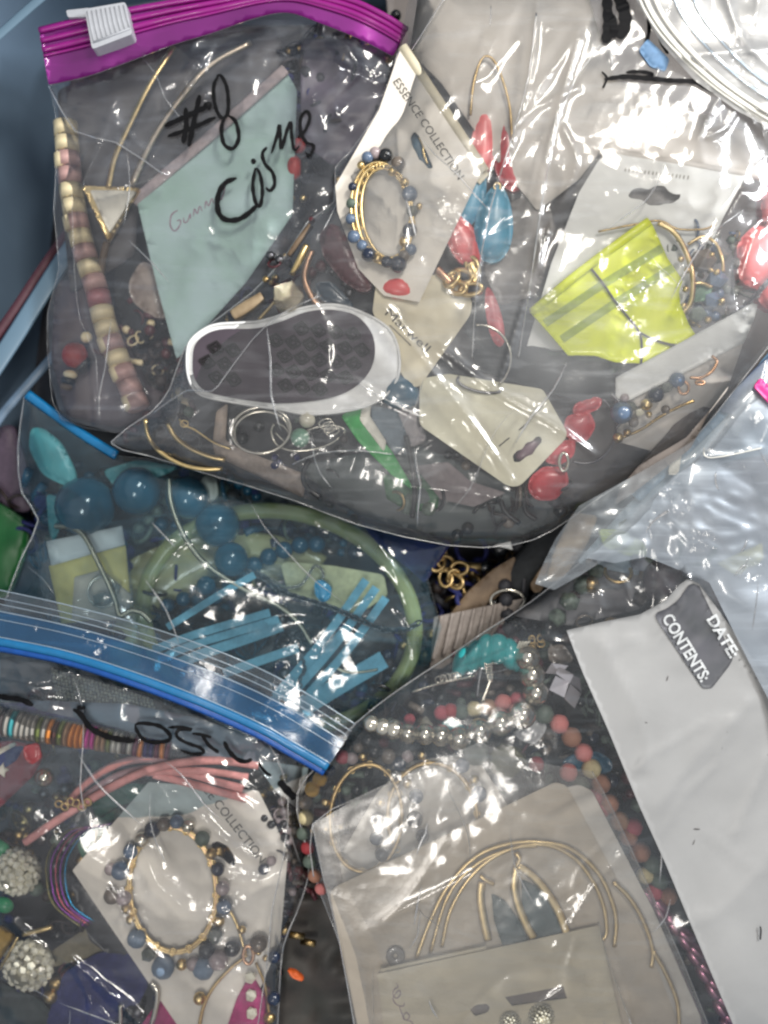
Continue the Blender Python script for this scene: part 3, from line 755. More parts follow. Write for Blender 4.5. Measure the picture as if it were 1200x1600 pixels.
# --- contents of bag A
nk = thing('disc_necklace', 'curved necklace of thick cream and rose shell discs down the left of the slider bag', 'necklace', 120, 400, -16)
path = resample(cr([(102, 190, -14), (107, 250, -12), (112, 300, -12), (121, 350, -12), (134, 400, -12), (152, 455, -12), (165, 510, -12), (184, 560, -12), (203, 605, -14), (218, 640, -16)], 8), 24.5)
cols = 'ccmpccmcpcprccmcmpmcpct'
cmap = dict(c=m_cream, p=m_pink, m=m_pink, r=m_rosebead, t=m_tan)
for i in range(len(path) - 1):
    a, b = path[i], path[i + 1]; mid = (a + b) / 2; ang = math.degrees(math.atan2(b[1] - a[1], b[0] - a[0]))
    o = link('bead', ball_mesh('drum', cmap[cols[i % len(cols)]]), nk, P(*mid))
    o.scale = (21.5 * S, 18 * S, 11.9 * S); o.rotation_euler = Matrix.Rotation(-math.radians(ang), 3, 'Z').to_4x4().to_euler()
    o.rotation_euler = (Matrix.Rotation(-math.radians(ang) , 3, 'Z') @ Matrix.Rotation(math.pi / 2, 3, 'Y')).to_euler()
    if cols[i % len(cols)] in 'm': 
        o2 = link('bead_inlay', ball_mesh('drum', m_cream), nk, P(mid[0] - 9 , mid[1], mid[2] + 5)); o2.scale = (14.5 * S, 12.5 * S, 11.6 * S); o2.rotation_euler = o.rotation_euler
er = thing('hoop_earring', 'gold hoop earring with a white triangle drop in the slider bag', 'earring', 200, 240, -5)
tube('hoop_wire', [(272, 72, -2), (235, 130, 4), (205, 190, 2), (180, 245, 0), (169, 294, -4)], 4.6, m_gold, er, ry=2)
tube('hoop_wire', [(392, 66, -6), (330, 100, 0), (285, 150, 2), (240, 215, 0), (205, 290, -6)], 5.5, mat('pale_gold_metal', (0.80, 0.74, 0.66), 0.3, 1.0), er, ry=3)
solid('drop', [(128, 290), (220, 293), (169, 380)], -4, 8, m_gold, er, 5)
solid('inlay', [(140, 297), (213, 298), (171, 364)], -1, 6, m_white, er, 3, bulge=3, grid=6)
tube('post', [(167, 378, -8), (160, 410, -10), (154, 460, -14)], 6, m_tan, er, n=7)
mc = thing('folded_card', 'mint green folded jewellery card with pink script in the slider bag', 'card', 340, 330, -10)
Hm = wavy(plane((213, 312, -16), (450, 110, -8), (275, 560, -6)), 4, 110, 6)
sheet('card_face', rounded([(213, 312), (270, 262), (445, 108), (464, 140), (457, 335), (385, 440), (276, 562), (246, 450)], 4), Hm, 2, m_mint, mc, grid=14, res=6)
tube('card_spine', [(208, 316, -14), (270, 262, -12), (340, 202, -9), (446, 108, -4)], 9, m_mintedge, mc, ry=3)
ink([([(278, 328), (268, 336), (266, 352), (273, 361), (281, 352), (282, 344), (276, 345)], 2.2), ([(287, 340), (288, 348), (294, 344), (297, 334), (298, 342)], 2), ([(302, 338), (304, 326), (308, 334), (312, 322), (316, 330)], 2), ([(320, 326), (322, 314), (326, 322), (331, 310), (334, 318)], 2), ([(338, 312), (342, 306), (346, 312), (352, 292)], 2)], Hm, 2, m_script, mc, lift=0.8)
bz = thing('barrel_bead_bracelet', 'barrel bead bracelet with red and black beads at the right of the slider bag', 'bracelet', 465, 275, -20)
bead(bz, 459, 262, -16, 13, m_redmatte, 'smooth', 13, 20, 13); bead(bz, 478, 262, -18, 12, m_blk, 'smooth', 11, 18, 12); bead(bz, 466, 228, -22, 12, m_redmatte)
for q in ((456, 310), (474, 310)): bead(bz, q[0], q[1], -14, 6, m_gold)
bead(bz, 464, 330, -24, 14, m_blk); bead(bz, 462, 294, -22, 11, m_blk); bead(bz, 464, 352, -28, 13, m_blk)
wb_ = thing('wood_bead_strand', 'short strand of red and black wood beads at the lower left of the slider bag', 'bead strand', 115, 560, -20)
bead(wb_, 117, 555, -20, 20, m_redmatte, 'rough'); bead(wb_, 135, 527, -24, 9, m_cream); bead(wb_, 132, 572, -26, 15, m_blk, rx=9, ry=16, rot=40); bead(wb_, 110, 585, -22, 9, m_cream, rx=11, ry=7, rot=10); bead(wb_, 107, 595, -23, 10, m_blk, rx=12, ry=7, rot=10); bead(wb_, 104, 604, -24, 8, m_tan, rx=10, ry=6, rot=10)
tag(solid('shell_charm', [(200, 440), (222, 405), (246, 420), (262, 500), (235, 495), (205, 470)], -38, 8, mat('smoky_shell', (0.50, 0.44, 0.40), 0.3, col2=(0.66, 0.60, 0.55), scale=120, coat=0.5), None, 12, bulge=8, grid=8), 'smoky brown shell charm left of the mint card', 'charm')
tag(solid('leather_scrap', [(178, 400), (210, 370), (228, 420), (232, 540), (196, 520), (180, 470)], -44, 6, m_blackcloth, None, 10, bulge=6, grid=10), 'black leather scrap behind the shell discs', 'leather scrap')
jumble('bead_jumble', 'jumble of dark purple, black and tan beads at the bottom of the slider bag', [(190, 480), (330, 500), (300, 640), (215, 640), (180, 560)], -60, -34, 50, [m_maroon, m_blk, m_maroon, m_dkbrown, m_dkbrown, m_blk, m_cream], 4, 5, 11)
tag(solid('brown_liner', [(86, 440), (150, 430), (230, 600), (300, 640), (180, 668), (104, 650), (80, 560)], -40, 3, mat('mauve_grey_liner', (0.33, 0.29, 0.31), 0.5, var=0.12, scale=30), None, 6, grid=12, wav=7), 'mauve grey plastic liner at the bottom left of the slider bag', 'liner')
jumble('chain_jumble', 'jumble of dark chains and stones along the right of the slider bag', [(380, 60), (620, 60), (600, 240), (480, 340), (400, 480), (300, 560), (430, 400)], -64, -38, 90, [m_blk, m_dkbrown, m_nvfab, m_dksilver, m_oldgold, m_greybag], 5, 6, 15)
tag(solid('grey_haze_sheet', [(90, 140), (300, 60), (430, 40), (450, 100), (300, 240), (215, 330), (210, 400), (110, 460), (95, 300)], -36, 3, mat('warm_grey_haze', (0.36, 0.35, 0.355), 0.5, var=0.12, scale=30), None, 10, grid=12, wav=9), 'added warm grey sheet for the haze behind the hoop earring in the slider bag', 'liner')  # added sheet whose colour gives the grey haze reflected inside the bag
tag(solid('plastic_offcut', [(470, 60), (600, 60), (610, 200), (520, 260), (470, 220)], -30, 2, mat('plum_grey_liner', (0.33, 0.30, 0.35), 0.45, var=0.2, scale=60), None, 10, grid=12, wav=14), 'crinkled plum grey sheet under the right end of the magenta zip', 'sheet')

# ================================================================ BAG C: blue tinted bag with teal beads
Cp = clip_poly([(38, 616), (28, 700), (34, 770), (60, 812), (34, 870), (10, 940), (-60, 1000), (-60, 1300), (300, 1300), (520, 1200), (600, 1130), (664, 1060), (690, 980), (672, 930), (668, 900), (700, 850), (640, 818), (560, 800), (440, 768), (330, 745), (270, 722), (180, 712)])
HC = height(Cp, -14, 30, 40, amp=0.75, seed=33, dirn=20, creases=[
    ([(440, 785), (560, 820), (620, 900), (655, 1000)], 7, 5), ([(60, 850), (90, 850), (130, 880)], 7, 4), ([(240, 840), (330, 850), (400, 840)], 6, 3), ([(620, 950), (640, 980), (650, 1040)], 8, 4)],
    bumps=[(215, 765, 14, 80), (300, 800, 8, 70)])
bagC = thing('zip_bag', 'blue tinted bag of teal beads and suede strips with a bright blue top edge', 'plastic bag', 350, 920, 0)
film('front_film', Cp, HC, f_C, bagC)
folds([q for q in Cp if q[1] < 1150], HC, m_seam, bagC, 12, 30, 4)
film('back_film', Cp, height(Cp, -84, -10, 60, 0.6, 6), f_back, bagC, step=12)
seam('zip_track', [(42, 616), (80, 644), (130, 680), (182, 712)], HC, 4, m_seamblue, bagC, w=8, lift=3)
seam('seam', [(38, 620), (28, 700), (34, 770), (60, 812), (34, 870), (8, 940)], HC, 1.6, m_seam, bagC, w=2.5)
seam('seam', [(180, 712), (270, 722), (330, 745), (440, 768), (560, 800), (700, 850)], HC, 1.5, m_seam, bagC)
seam('seam', [(700, 850), (668, 905), (690, 980), (664, 1060), (600, 1130)], HC, 1.3, m_seam, bagC)

tl_ = thing('leaf_earring', 'pale turquoise leaf shaped drop at the upper left corner of the blue tinted bag', 'earring', 78, 712, -30)
solid('leaf', [(48, 668), (66, 668), (95, 690), (118, 735), (122, 762), (98, 758), (66, 742), (44, 700)], -34, 6, m_turqleaf, tl_, 12, bulge=9, grid=7)
tag(solid('leaf_earring', [(72, 770), (92, 778), (98, 812), (84, 850), (76, 830)], -42, 6, m_turqleaf, None, 8, bulge=7, grid=7), 'narrow turquoise drop half hidden left of the largest teal bead', 'earring')
tag(solid('leaf_earring', [(160, 735), (215, 718), (280, 730), (250, 745), (185, 770)], -48, 6, m_turqleaf, None, 8, bulge=7, grid=8), 'turquoise drop lying behind the large teal beads', 'earring')
tn = thing('bead_necklace', 'necklace of large round teal beads in the blue tinted bag', 'necklace', 250, 790, -40)
for x, y, r in ((134, 792, 49), (214, 767, 39), (293, 778, 35), (340, 820, 36), (361, 874, 28), (322, 915, 16)):
    bead(tn, x, y, -10 - r * .62, r, m_teal)
tube('cord', [(134, 792, -45), (214, 767, -40), (293, 778, -38), (340, 820, -38), (361, 874, -34), (322, 915, -34), (290, 935, -34)], 2.5, m_black, tn)
bn = thing('bead_bracelet', 'bracelet of small dark teal beads behind the suede strips', 'bracelet', 380, 880, -50)
for i, q in enumerate(resample(cr([(262, 945, -40), (290, 935, -38), (318, 940, -38), (345, 925, -40), (380, 905, -46), (400, 880, -46), (430, 866, -46), (462, 853, -46), (495, 850, -48)], 6), 26)):
    bead(bn, q[0], q[1], q[2], 14.5 if i > 2 else 12, m_tealsm)
tag(solid('plastic_bead', [(316, 742), (338, 746), (342, 775), (328, 788), (312, 770)], -44, 10, m_white, None, 8, bulge=7, grid=6), 'milky white bead wedged behind the teal beads', 'bead')
sn = snake('snake_chain', [(264, 748, 2), (267, 785, 6), (288, 838, 0), (320, 880, -6), (372, 916, -8), (400, 930, -12), (440, 950, -14), (468, 976, -18), (487, 1006, -22)], 4.4, m_snake, None)
tag(sn, 'silver snake chain running from the teal beads down to the right', 'chain')
sn = snake('snake_chain', [(86, 822, -22), (112, 824, -14), (132, 838, -8), (150, 872, -6), (166, 905, -6), (180, 938, -8), (187, 962, -12), (205, 954, -14), (222, 958, -16), (236, 972, -20)], 4.6, m_snake, None)
tag(sn, 'silver snake chain crossing the yellow card packet', 'chain')
pk = thing('small_packet', 'small clear packet holding a yellow card, at left in the blue tinted bag', 'packet', 125, 890, -20)
Hp = wavy(plane((60, 850, -18), (195, 825, -20), (70, 960, -30)), 2, 50, 3)
sheet('card', rounded([(76, 884), (196, 852), (206, 960), (96, 975)], 2), lambda x, y: Hp(x, y) - 8, 2, mat('yellow_card', (0.90, 0.82, 0.42), 0.6, var=0.08, scale=80), pk, grid=14)
sheet('header_strip', rounded([(72, 846), (190, 822), (195, 851), (80, 884)], 2), lambda x, y: Hp(x, y) - 5, 2, m_cardw, pk, grid=14)
sheet('card_back', rounded([(116, 902), (160, 890), (205, 930), (200, 970), (112, 968)], 2), lambda x, y: Hp(x, y) - 4, 2, m_taupe, pk, grid=14)
Hpk = height([(54, 850), (192, 820), (205, 905), (212, 980), (72, 980)], -16, 6, 20, 0.8, 14, big=40)
film('packet_film', [(54, 850), (192, 820), (205, 905), (212, 980), (72, 980)], Hpk, f_D, pk, closed_cr=False)
ring('snap_ring', m_silver, pk, 160, 925, 22, 24, 2.2, h=-16)
bead(pk, 158, 938, -20, 14, m_clearg, 'facet'); bead(pk, 180, 918, -20, 9, m_clearg, 'facet')
bg = thing('bangle', 'wide translucent sage green bangle around the suede strips', 'bangle', 440, 950, -40)
ring('band', m_bangle, bg, 436, 968, 214, 168, 13, rot=12, h=-38, dh=8, n=90, seg=12, rry=9)
bg2 = thing('bangle', 'olive amber bangle lying inside the sage green one', 'bangle', 330, 900, -52)
ring('band', m_olive, bg2, 372, 1010, 178, 148, 28, rot=-18, h=-62, n=80, seg=12, rry=10, a0=150, a1=330)
tag(solid('resin_plate', [(195, 878), (255, 850), (330, 830), (420, 850), (470, 900), (330, 930), (250, 950), (205, 960)], -62, 6, m_olive, None, 20, bulge=8, grid=14), 'hazy olive resin plate behind the teal beads', 'resin piece')
tag(sheet('earring_card', rounded([(437, 877), (520, 884), (600, 898), (606, 930), (560, 960), (450, 925)], [14, 0, 8, 6, 6, 8]), plane((437, 878, -34), (600, 900, -40), (450, 925, -42)), 2, mat('buttercream_card', (0.80, 0.78, 0.60), 0.6), None), 'cream card with a rounded corner among the suede strips', 'card')
hp_ = thing('pendant_chain', 'fine silver chain with a blue heart shaped chip on the cream card', 'necklace', 500, 920, -26)
solid('chip', [(491, 908), (503, 905), (519, 917), (516, 936), (503, 943), (492, 930)], -24, 6, mat('bright_blue_stone', (0.12, 0.60, 0.78), 0.3, coat=0.4), hp_, 5, bulge=4, grid=5)
chain('chain', [(505, 905, -25), (504, 892, -26), (492, 884, -28), (480, 902, -28), (468, 915, -28), (445, 918, -29), (425, 905, -30), (402, 893, -32)], 7, 4.5, 1.0, m_silver, hp_)
tag(chain('curb_chain', [(385, 892, -16), (415, 905, -14), (440, 925, -12), (475, 936, -12), (520, 950, -12), (560, 968, -10), (600, 984, -6), (632, 984, -2), (656, 972, -2)], 14, 8.5, 1.7, m_dksilver, None, links=True), 'dark silver curb chain crossing the suede strips and bangle', 'chain')
tag(chain('rope_chain', [(425, 915, -22), (438, 930, -20), (430, 942, -20), (446, 948, -20), (440, 960, -20)], 8, 6, 1.5, m_dksilver, None), 'short tangle of dark rope chain beside the cream card', 'chain')
tag(chain('rope_chain', [(452, 990, -20), (466, 1000, -18), (470, 1020, -18), (476, 1045, -20), (468, 1065, -22), (478, 1085, -24)], 8, 6, 1.5, m_dksilver, None), 'dark rope chain hanging between the suede strips', 'chain')
tag(tube('wire', [(520, 1040, -22), (540, 1050, -22), (565, 1050, -24), (590, 1046, -26)], 2.2, m_snake), 'thin silver wire under the suede strips', 'wire')
sd = thing('suede_tassel', 'pale blue suede tassel of flat strips fanned toward the lower left', 'tassel', 350, 980, -14)
def strip(pts, w, parent, m=m_suede, t=2.2):
    V, F = sweep(cr(pts, 6), [(-w, -t), (w, -t), (w, t), (-w, t)], False); return mesh('strip', V, F, m, parent, smooth=False)
strip([(398, 898, -8), (350, 925, -6), (305, 953, -6), (262, 980, -8)], 5.6, sd)
strip([(422, 957, -10), (360, 975, -10), (300, 993, -12), (240, 1015, -18)], 6.4, sd)
strip([(436, 967, -16), (370, 987, -16), (300, 1008, -18), (250, 1030, -22)], 6.4, sd)
strip([(441, 978, -22), (380, 1000, -22), (320, 1020, -24), (270, 1040, -26)], 8, sd)
strip([(466, 1012, -12), (430, 1024, -12), (390, 1038, -14), (350, 1052, -18)], 7, sd)
sd2 = thing('suede_tassel', 'pale blue suede tassel of strips standing together beneath the curb chain', 'tassel', 510, 1000, -20)
for k, (a, b) in enumerate((((572, 906), (430, 1088)), ((588, 918), (446, 1096)), ((603, 934), (468, 1100)), ((560, 960), (410, 1110)))):
    strip([(a[0], a[1], -20 - (6 if k > 2 else 0)), ((a[0] + b[0]) / 2 + 4, (a[1] + b[1]) / 2 + 3, -18 - 8 * (k > 2)), (b[0], b[1], -26)], 6.6, sd2)
strip([(600, 1030, -30), (545, 1062, -26), (480, 1102, -26), (440, 1130, -30)], 14, sd2)
jumble('bead_jumble', 'jumble of dark blue beads and chain at the bottom of the blue tinted bag', [(230, 940), (420, 900), (600, 960), (640, 1060), (520, 1150), (260, 1080), (60, 1040), (60, 950)], -84, -50, 110, [m_nvfab, m_blk, m_tealsm, m_navy, m_dkbrown, m_dksilver], 8, 5, 14)
jumble('bead_jumble', 'jumble of dark green and blue pieces behind the teal beads', [(60, 720), (480, 780), (620, 830), (600, 880), (250, 850), (60, 860)], -92, -64, 90, [m_nvfab, m_tealsm, m_mgreen, m_dkbrown, m_navy], 9, 6, 16)
# between bags
tag(solid('navy_pouch', [(556, 806), (600, 800), (706, 848), (664, 912), (640, 890), (590, 850)], -26, 6, m_nvfab, None, 6, bulge=8, grid=9, wav=4), 'small navy blue pouch corner between the blue tinted bag and the clear bag above', 'pouch')
tag(solid('plastic_piece', [(-60, 770), (0, 786), (48, 818), (40, 870), (18, 930), (-60, 950)], -70, 10, m_dkgreen, None, 14, bulge=10, grid=8, wav=5), 'dark green plastic piece at the left edge of the tub', 'plastic piece')
tag(solid('folded_bag', [(-60, 690), (20, 660), (40, 720), (50, 800), (20, 800), (-60, 770)], -90, 10, mat('plum_plastic', (0.36, 0.30, 0.36), 0.5), None, 14, bulge=8, grid=12), 'dull plum bag against the tub wall at left', 'bag')
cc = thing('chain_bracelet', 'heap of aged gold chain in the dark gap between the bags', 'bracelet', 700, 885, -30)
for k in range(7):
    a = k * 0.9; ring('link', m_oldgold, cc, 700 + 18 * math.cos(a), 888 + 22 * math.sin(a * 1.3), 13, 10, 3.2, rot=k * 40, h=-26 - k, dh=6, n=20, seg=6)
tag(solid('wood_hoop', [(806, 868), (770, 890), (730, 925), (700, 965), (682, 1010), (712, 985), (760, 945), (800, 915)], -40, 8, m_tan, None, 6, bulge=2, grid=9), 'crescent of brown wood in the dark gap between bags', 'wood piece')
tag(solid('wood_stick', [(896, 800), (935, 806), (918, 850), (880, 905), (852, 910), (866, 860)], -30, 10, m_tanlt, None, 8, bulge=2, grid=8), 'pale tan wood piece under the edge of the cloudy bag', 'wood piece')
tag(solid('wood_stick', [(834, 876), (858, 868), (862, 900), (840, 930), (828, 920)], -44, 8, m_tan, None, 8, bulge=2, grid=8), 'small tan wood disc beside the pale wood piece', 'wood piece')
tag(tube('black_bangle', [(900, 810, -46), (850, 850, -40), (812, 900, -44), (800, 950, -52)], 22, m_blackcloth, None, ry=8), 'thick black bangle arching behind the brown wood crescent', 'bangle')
rc = thing('ridged_card', 'taupe ridged card sticking out between the two lower bags', 'card', 740, 980, -30)
Hr = plane((680, 962, -24), (815, 935, -24), (680, 1040, -34))
sheet('card_face', rounded([(678, 964), (818, 935), (790, 985), (740, 1010), (690, 1045), (672, 1045)], 2), Hr, 2, mat('taupe_ridged_card', (0.56, 0.52, 0.49), 0.6), rc)
for i in range(7):
    x = 690 + i * 17; tube('ridge', [(x, 962 - i * 3.6, -23.5), (x - 8, 1000 - i * 4, -24.6), (x - 14, 1032 - i * 8, -27)], 3.2, mat('taupe_ridged_card', None), rc, n=6, ry=2)
tag(ring('ring', m_silver, None, 793, 938, 26, 16, 2.6, h=-30), 'thin silver ring half behind the ridged taupe card', 'ring')
tag(sheet('paper_scrap', [(772, 852), (798, 846), (801, 859)], plane((772, 852, -20), (798, 846, -18), (801, 859, -22)), 2, m_cardw), 'tiny white paper corner in the dark gap', 'paper scrap')
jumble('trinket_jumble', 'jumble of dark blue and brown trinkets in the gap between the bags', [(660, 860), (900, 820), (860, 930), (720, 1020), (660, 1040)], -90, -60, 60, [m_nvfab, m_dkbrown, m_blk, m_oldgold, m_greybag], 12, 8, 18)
# ================================================================ BAG B: large clear bag over the middle
Bp = clip_poly([(650, -60), (622, 80), (596, 165), (546, 238), (524, 262), (522, 315), (482, 345), (446, 400), (395, 456), (330, 505), (288, 545), (266, 606), (236, 644), (172, 692), (232, 712), (330, 742), (460, 782), (560, 820), (700, 852), (800, 852), (865, 828), (930, 782), (1000, 738), (1080, 690), (1150, 606), (1210, 530), (1260, 470), (1260, -60), (900, -60)])
HB = height(Bp, 40, 52, 36, amp=0.62, seed=41, dirn=-60, big=95, creases=[
    ([(700, -20), (650, 70), (560, 250), (520, 345)], 6, 3), ([(840, 0), (828, 120), (800, 220), (760, 330), (740, 470)], 9, 3), ([(905, 60), (870, 180), (845, 300), (840, 420)], 9, 4),
    ([(880, 200), (900, 260), (850, 380), (780, 600)], 8, 4), ([(600, 480), (660, 560), (730, 650), (805, 756)], 10, 5), ([(690, 545), (770, 608), (860, 660), (930, 712)], 12, 5),
    ([(560, 600), (610, 628), (660, 652)], 9, 3), ([(470, 720), (520, 706), (610, 706), (630, 708)], 9, 3), ([(420, 722), (450, 735), (470, 728)], 8, 3), ([(650, 700), (700, 670), (705, 660)], 7, 3),
    ([(1180, 170), (1130, 150), (1090, 220)], 9, 6), ([(1160, 300), (1120, 370), (1060, 480)], 8, 5), ([(640, 760), (740, 770), (850, 790), (930, 780)], 7, 4), ([(440, 400), (480, 350), (520, 330)], 8, 5)],
    bumps=[(905, 450, 10, 60), (860, 420, 8, 40), (450, 465, 10, 40), (450, 560, 6, 90), (705, 255, 10, 45), (720, 660, 6, 60), (850, 740, 8, 60)])
bagB = thing('zip_bag', 'large clear bag over the middle holding the shoe sole charm and carded jewellery', 'plastic bag', 760, 450, 70)
film('front_film', Bp, HB, f_B, bagB, smooth_n=3)
film('back_film', Bp, height(Bp, 36, -6, 60, 0.5, 15), f_back, bagB, step=12, smooth_n=3)
seam('seam', [(622, 80), (596, 165), (546, 238), (524, 262), (522, 315), (482, 345), (446, 400), (395, 456), (330, 505), (288, 545), (266, 606), (236, 644), (172, 692), (232, 712), (330, 742), (460, 782), (560, 820), (700, 852), (800, 852), (865, 828), (930, 782), (1000, 738), (1080, 690), (1150, 606), (1210, 530)], HB, 1.5, m_seam, bagB, w=2, sm=4)
seam('seam', [(705, -20), (655, 60), (600, 150), (535, 300), (505, 360)], HB, 1.4, m_seam, bagB, w=2)
seam('seam', [(240, 645), (292, 610), (330, 612), (350, 590), (395, 530), (440, 490), (500, 462)], HB, 1.5, m_seam, bagB, w=2)
Lp = [(868, 842), (905, 790), (1000, 738), (1082, 690), (1150, 606), (1200, 560), (1222, 620), (1150, 700), (1060, 770), (985, 850), (905, 900), (866, 922), (836, 912), (850, 878)]
HL = height(Lp, 66, 10, 20, 1.0, 77, big=60, dirn=-35)
film('film_flap', Lp, HL, film_mat('flap_film', milk=0.22, patch=0.3, milkcol=(0.74, 0.77, 0.79), rough=0.12, bump=0.4, pscale=16, streak=-35), bagB)
folds([q for q in Bp], HB, m_seam, bagB, 46, 115, 5)
seam('seam', [(838, 20), (826, 120), (800, 215), (765, 330), (745, 450), (738, 560)], HB, 1.2, m_seam, bagB, w=2)
seam('seam', [(985, 20), (900, 120), (860, 240), (835, 400), (810, 560)], HB, 1.2, m_seam, bagB, w=2)
seam('seam', [(560, 600), (610, 628), (660, 652)], HB, 1.6, m_seam, bagB, w=2)
seam('seam', [(456, 726), (500, 708), (560, 704), (612, 710)], HB, 1.6, m_seam, bagB, w=2)

# shoe sole charm
sh = thing('shoe_charm', 'tiny white sneaker charm lying sole up, dark sole toward the viewer', 'charm', 450, 560, 60)
outer = [(292, 565), (296, 535), (318, 515), (345, 506), (400, 503), (440, 492), (470, 482), (520, 476), (565, 488), (608, 514), (624, 556), (618, 598), (588, 628), (536, 643), (480, 647), (440, 640), (400, 634), (350, 626), (312, 616), (296, 594)]
inner = [(301, 562), (305, 538), (324, 521), (350, 514), (400, 513), (440, 502), (480, 487), (520, 484), (556, 493), (579, 517), (586, 545), (580, 575), (560, 600), (530, 617), (490, 626), (440, 630), (400, 627), (350, 619), (318, 609), (303, 589)]
ho = cr(outer, 4, True); hi_ = cr(inner, 4, True)
solid('side_wall', [tuple(q) for q in ho], 63, 34, m_solel, sh, bulge=5, grid=7, holes=())
solid('outsole', [tuple(q) for q in hi_], 71.5, 5, m_sole, sh, grid=0)
seam('foxing_edge', [tuple(q) for q in ho[::2]], lambda x, y: 66 + 0 * x, 2.2, m_solel, sh, closed=True, sm=2)
def diam(cx, cy, r, w, mb, h=72.6):
    for r_ in (r, r * .5):
        sec = [(-w, -1), (w, -1), (w * .7, 1), (-w * .7, 1)]
        pts = [(cx - r_ * .98, cy - r_ * .25, h), (cx + r_ * .1, cy - r_ * .85, h), (cx + r_, cy + r_ * .22, h), (cx - r_ * .1, cy + r_ * .85, h)]
        p = resample(np.array(pts + [pts[0]]), 5); p = np.vstack([p]); p[:, 2] = h
        V, F = sweep(p, sec, False); mb.add(V, F)
tread_me = None; pa_in = np.array([tuple(q) for q in hi_])
for i in range(-7, 8):
    for j in range(-7, 8):
        cx = 445 + i * 27 + j * 13; cy = 556 + i * 3 - j * 21.5
        if 372 < cx < 462 and abs(cy - 560) < 90 and cx < 430: continue
        if inside(np.array([cx]), np.array([cy]), pa_in)[0] and polydist(np.array([cx]), np.array([cy]), pa_in)[0] > 15:
            if tread_me is None:
                mb = MB(); diam(cx, cy, 12.5, 2.0, mb); o = mb.build('tread_block', mat('tread_rubber', (0.07, 0.055, 0.07), 0.6), sh, smooth=False); tread_me = o.data; c0 = np.array(P(cx, cy, 72.6)); d0 = np.array(gpos(o)) - c0
            else: link('tread_block', tread_me, sh, Vector(np.array(P(cx, cy, 72.6)) + d0))
# key rings, hoops and pearls under the sole
kr = thing('key_ring', 'silver split ring just below the shoe sole charm', 'key ring', 408, 674, 58)
ring('coil', m_silver, kr, 408, 672, 46, 36, 2.6, h=60, rot=-6); ring('coil', m_silver, kr, 409, 676, 43, 33, 2.4, h=56, rot=-6)
pe = thing('pearl_earring', 'silver wire earring with a pearl and a pale green bead beside the split ring', 'earring', 475, 680, 56)
bead(pe, 480, 656, 60, 12.5, m_ivpearl); bead(pe, 469, 684, 60, 14.5, mat('aventurine_stone', (0.42, 0.62, 0.52), 0.3, col2=(0.55, 0.72, 0.62), scale=200, coat=0.3))
tube('wire', [(428, 662, 54), (424, 676, 54), (432, 694, 55), (455, 704, 56), (490, 702, 56), (515, 694, 56), (530, 684, 56)], 1.8, m_silver, pe)
tube('wire', [(432, 660, 54), (445, 668, 56), (452, 680, 58), (446, 690, 56), (430, 676, 55)], 1.5, m_silver, pe)
ring('wire', m_silver, pe, 505, 678, 34, 12, 1.5, rot=-8, h=56, a0=160, a1=380)
for q in range(4): ring('swirl', m_silver, pe, 508 + q * 4, 660 + q * 5, 10, 5, 1.1, rot=-20, h=58)
h1 = thing('hoop_earring', 'pair of gold hoops fanned out left of the split ring', 'earring', 290, 700, 52)
tube('hoop_wire', [(227, 655, 46), (232, 682, 48), (250, 706, 50), (285, 726, 51), (320, 733, 52), (348, 732, 50)], 3.4, m_gold, h1)
tube('hoop_wire', [(262, 662, 50), (275, 684, 52), (300, 702, 53), (330, 714, 53), (352, 718, 52)], 3.8, m_gold, h1)
tube('ear_wire', [(280, 655, 52), (290, 665, 54), (305, 672, 54), (335, 692, 54), (362, 702, 52)], 1.6, m_gold, h1)
ring('loop', m_gold, h1, 288, 662, 6, 5, 1.3, h=55)
tag(sheet('card_strip', rounded([(338, 642), (356, 630), (352, 688), (372, 700), (480, 742), (474, 778), (336, 712), (332, 694)], 5), wavy(plane((338, 642, 46), (352, 700, 46), (480, 760, 42)), 2, 40, 5), 3, mat('blush_card', (0.66, 0.60, 0.55), 0.55), None, grid=12), 'blush beige card strip running under the split ring', 'card')
cv = thing('chevron_charm', 'bright green and white chevron charm below the shoe sole', 'charm', 575, 665, 50)
solid('green_edge', [(533, 650), (557, 630), (580, 634), (565, 652), (612, 704), (650, 770), (612, 742), (560, 690)], 50, 6, m_green, cv, 2, bulge=2)
solid('white_stripe', [(566, 634), (580, 630), (578, 650), (604, 690), (600, 706), (562, 656)], 53, 5, m_white, cv, 1, bulge=1.5)
solid('grey_field', [(580, 634), (620, 640), (640, 690), (618, 712), (580, 655)], 49, 5, mat('steel_grey_plastic', (0.36, 0.42, 0.46), 0.5), cv, 2)
tag(solid('plastic_tag', [(598, 742), (648, 738), (688, 752), (684, 796), (640, 800), (604, 780)], 40, 4, m_dkgreen, None, 4), 'dark green plastic tag near the bottom edge of the large clear bag', 'tag')
for pts, lb in (([(484, 718), (474, 738), (478, 760), (500, 778)], 'black elastic loop below the pearl earring'), ([(634, 680), (642, 720), (648, 770), (644, 810)], 'black elastic running beside the dark green tag'), ([(782, 782), (790, 800), (812, 818)], 'short black elastic end under the slotted card'), ([(818, 782), (822, 800), (838, 812)], 'second short black elastic end, nearer the red charm')):
    tag(tube('elastic', [(a, b, 60) for a, b in pts], 4, m_black), lb, 'elastic')
tag(bead(None, 622, 612, 52, 30, m_tealsm, 'smooth', 34, 26, 18, 20, name='oval_bead'), 'teal blue oval bead peeking out right of the shoe sole', 'bead')
tag(solid('silver_plate', [(600, 640), (655, 640), (668, 690), (640, 700), (610, 690)], 42, 5, mat('grey_satin_metal', (0.50, 0.48, 0.48), 0.4, 0.6), None, 8, bulge=4, grid=8), 'dull silver plate beside the slotted card', 'charm')
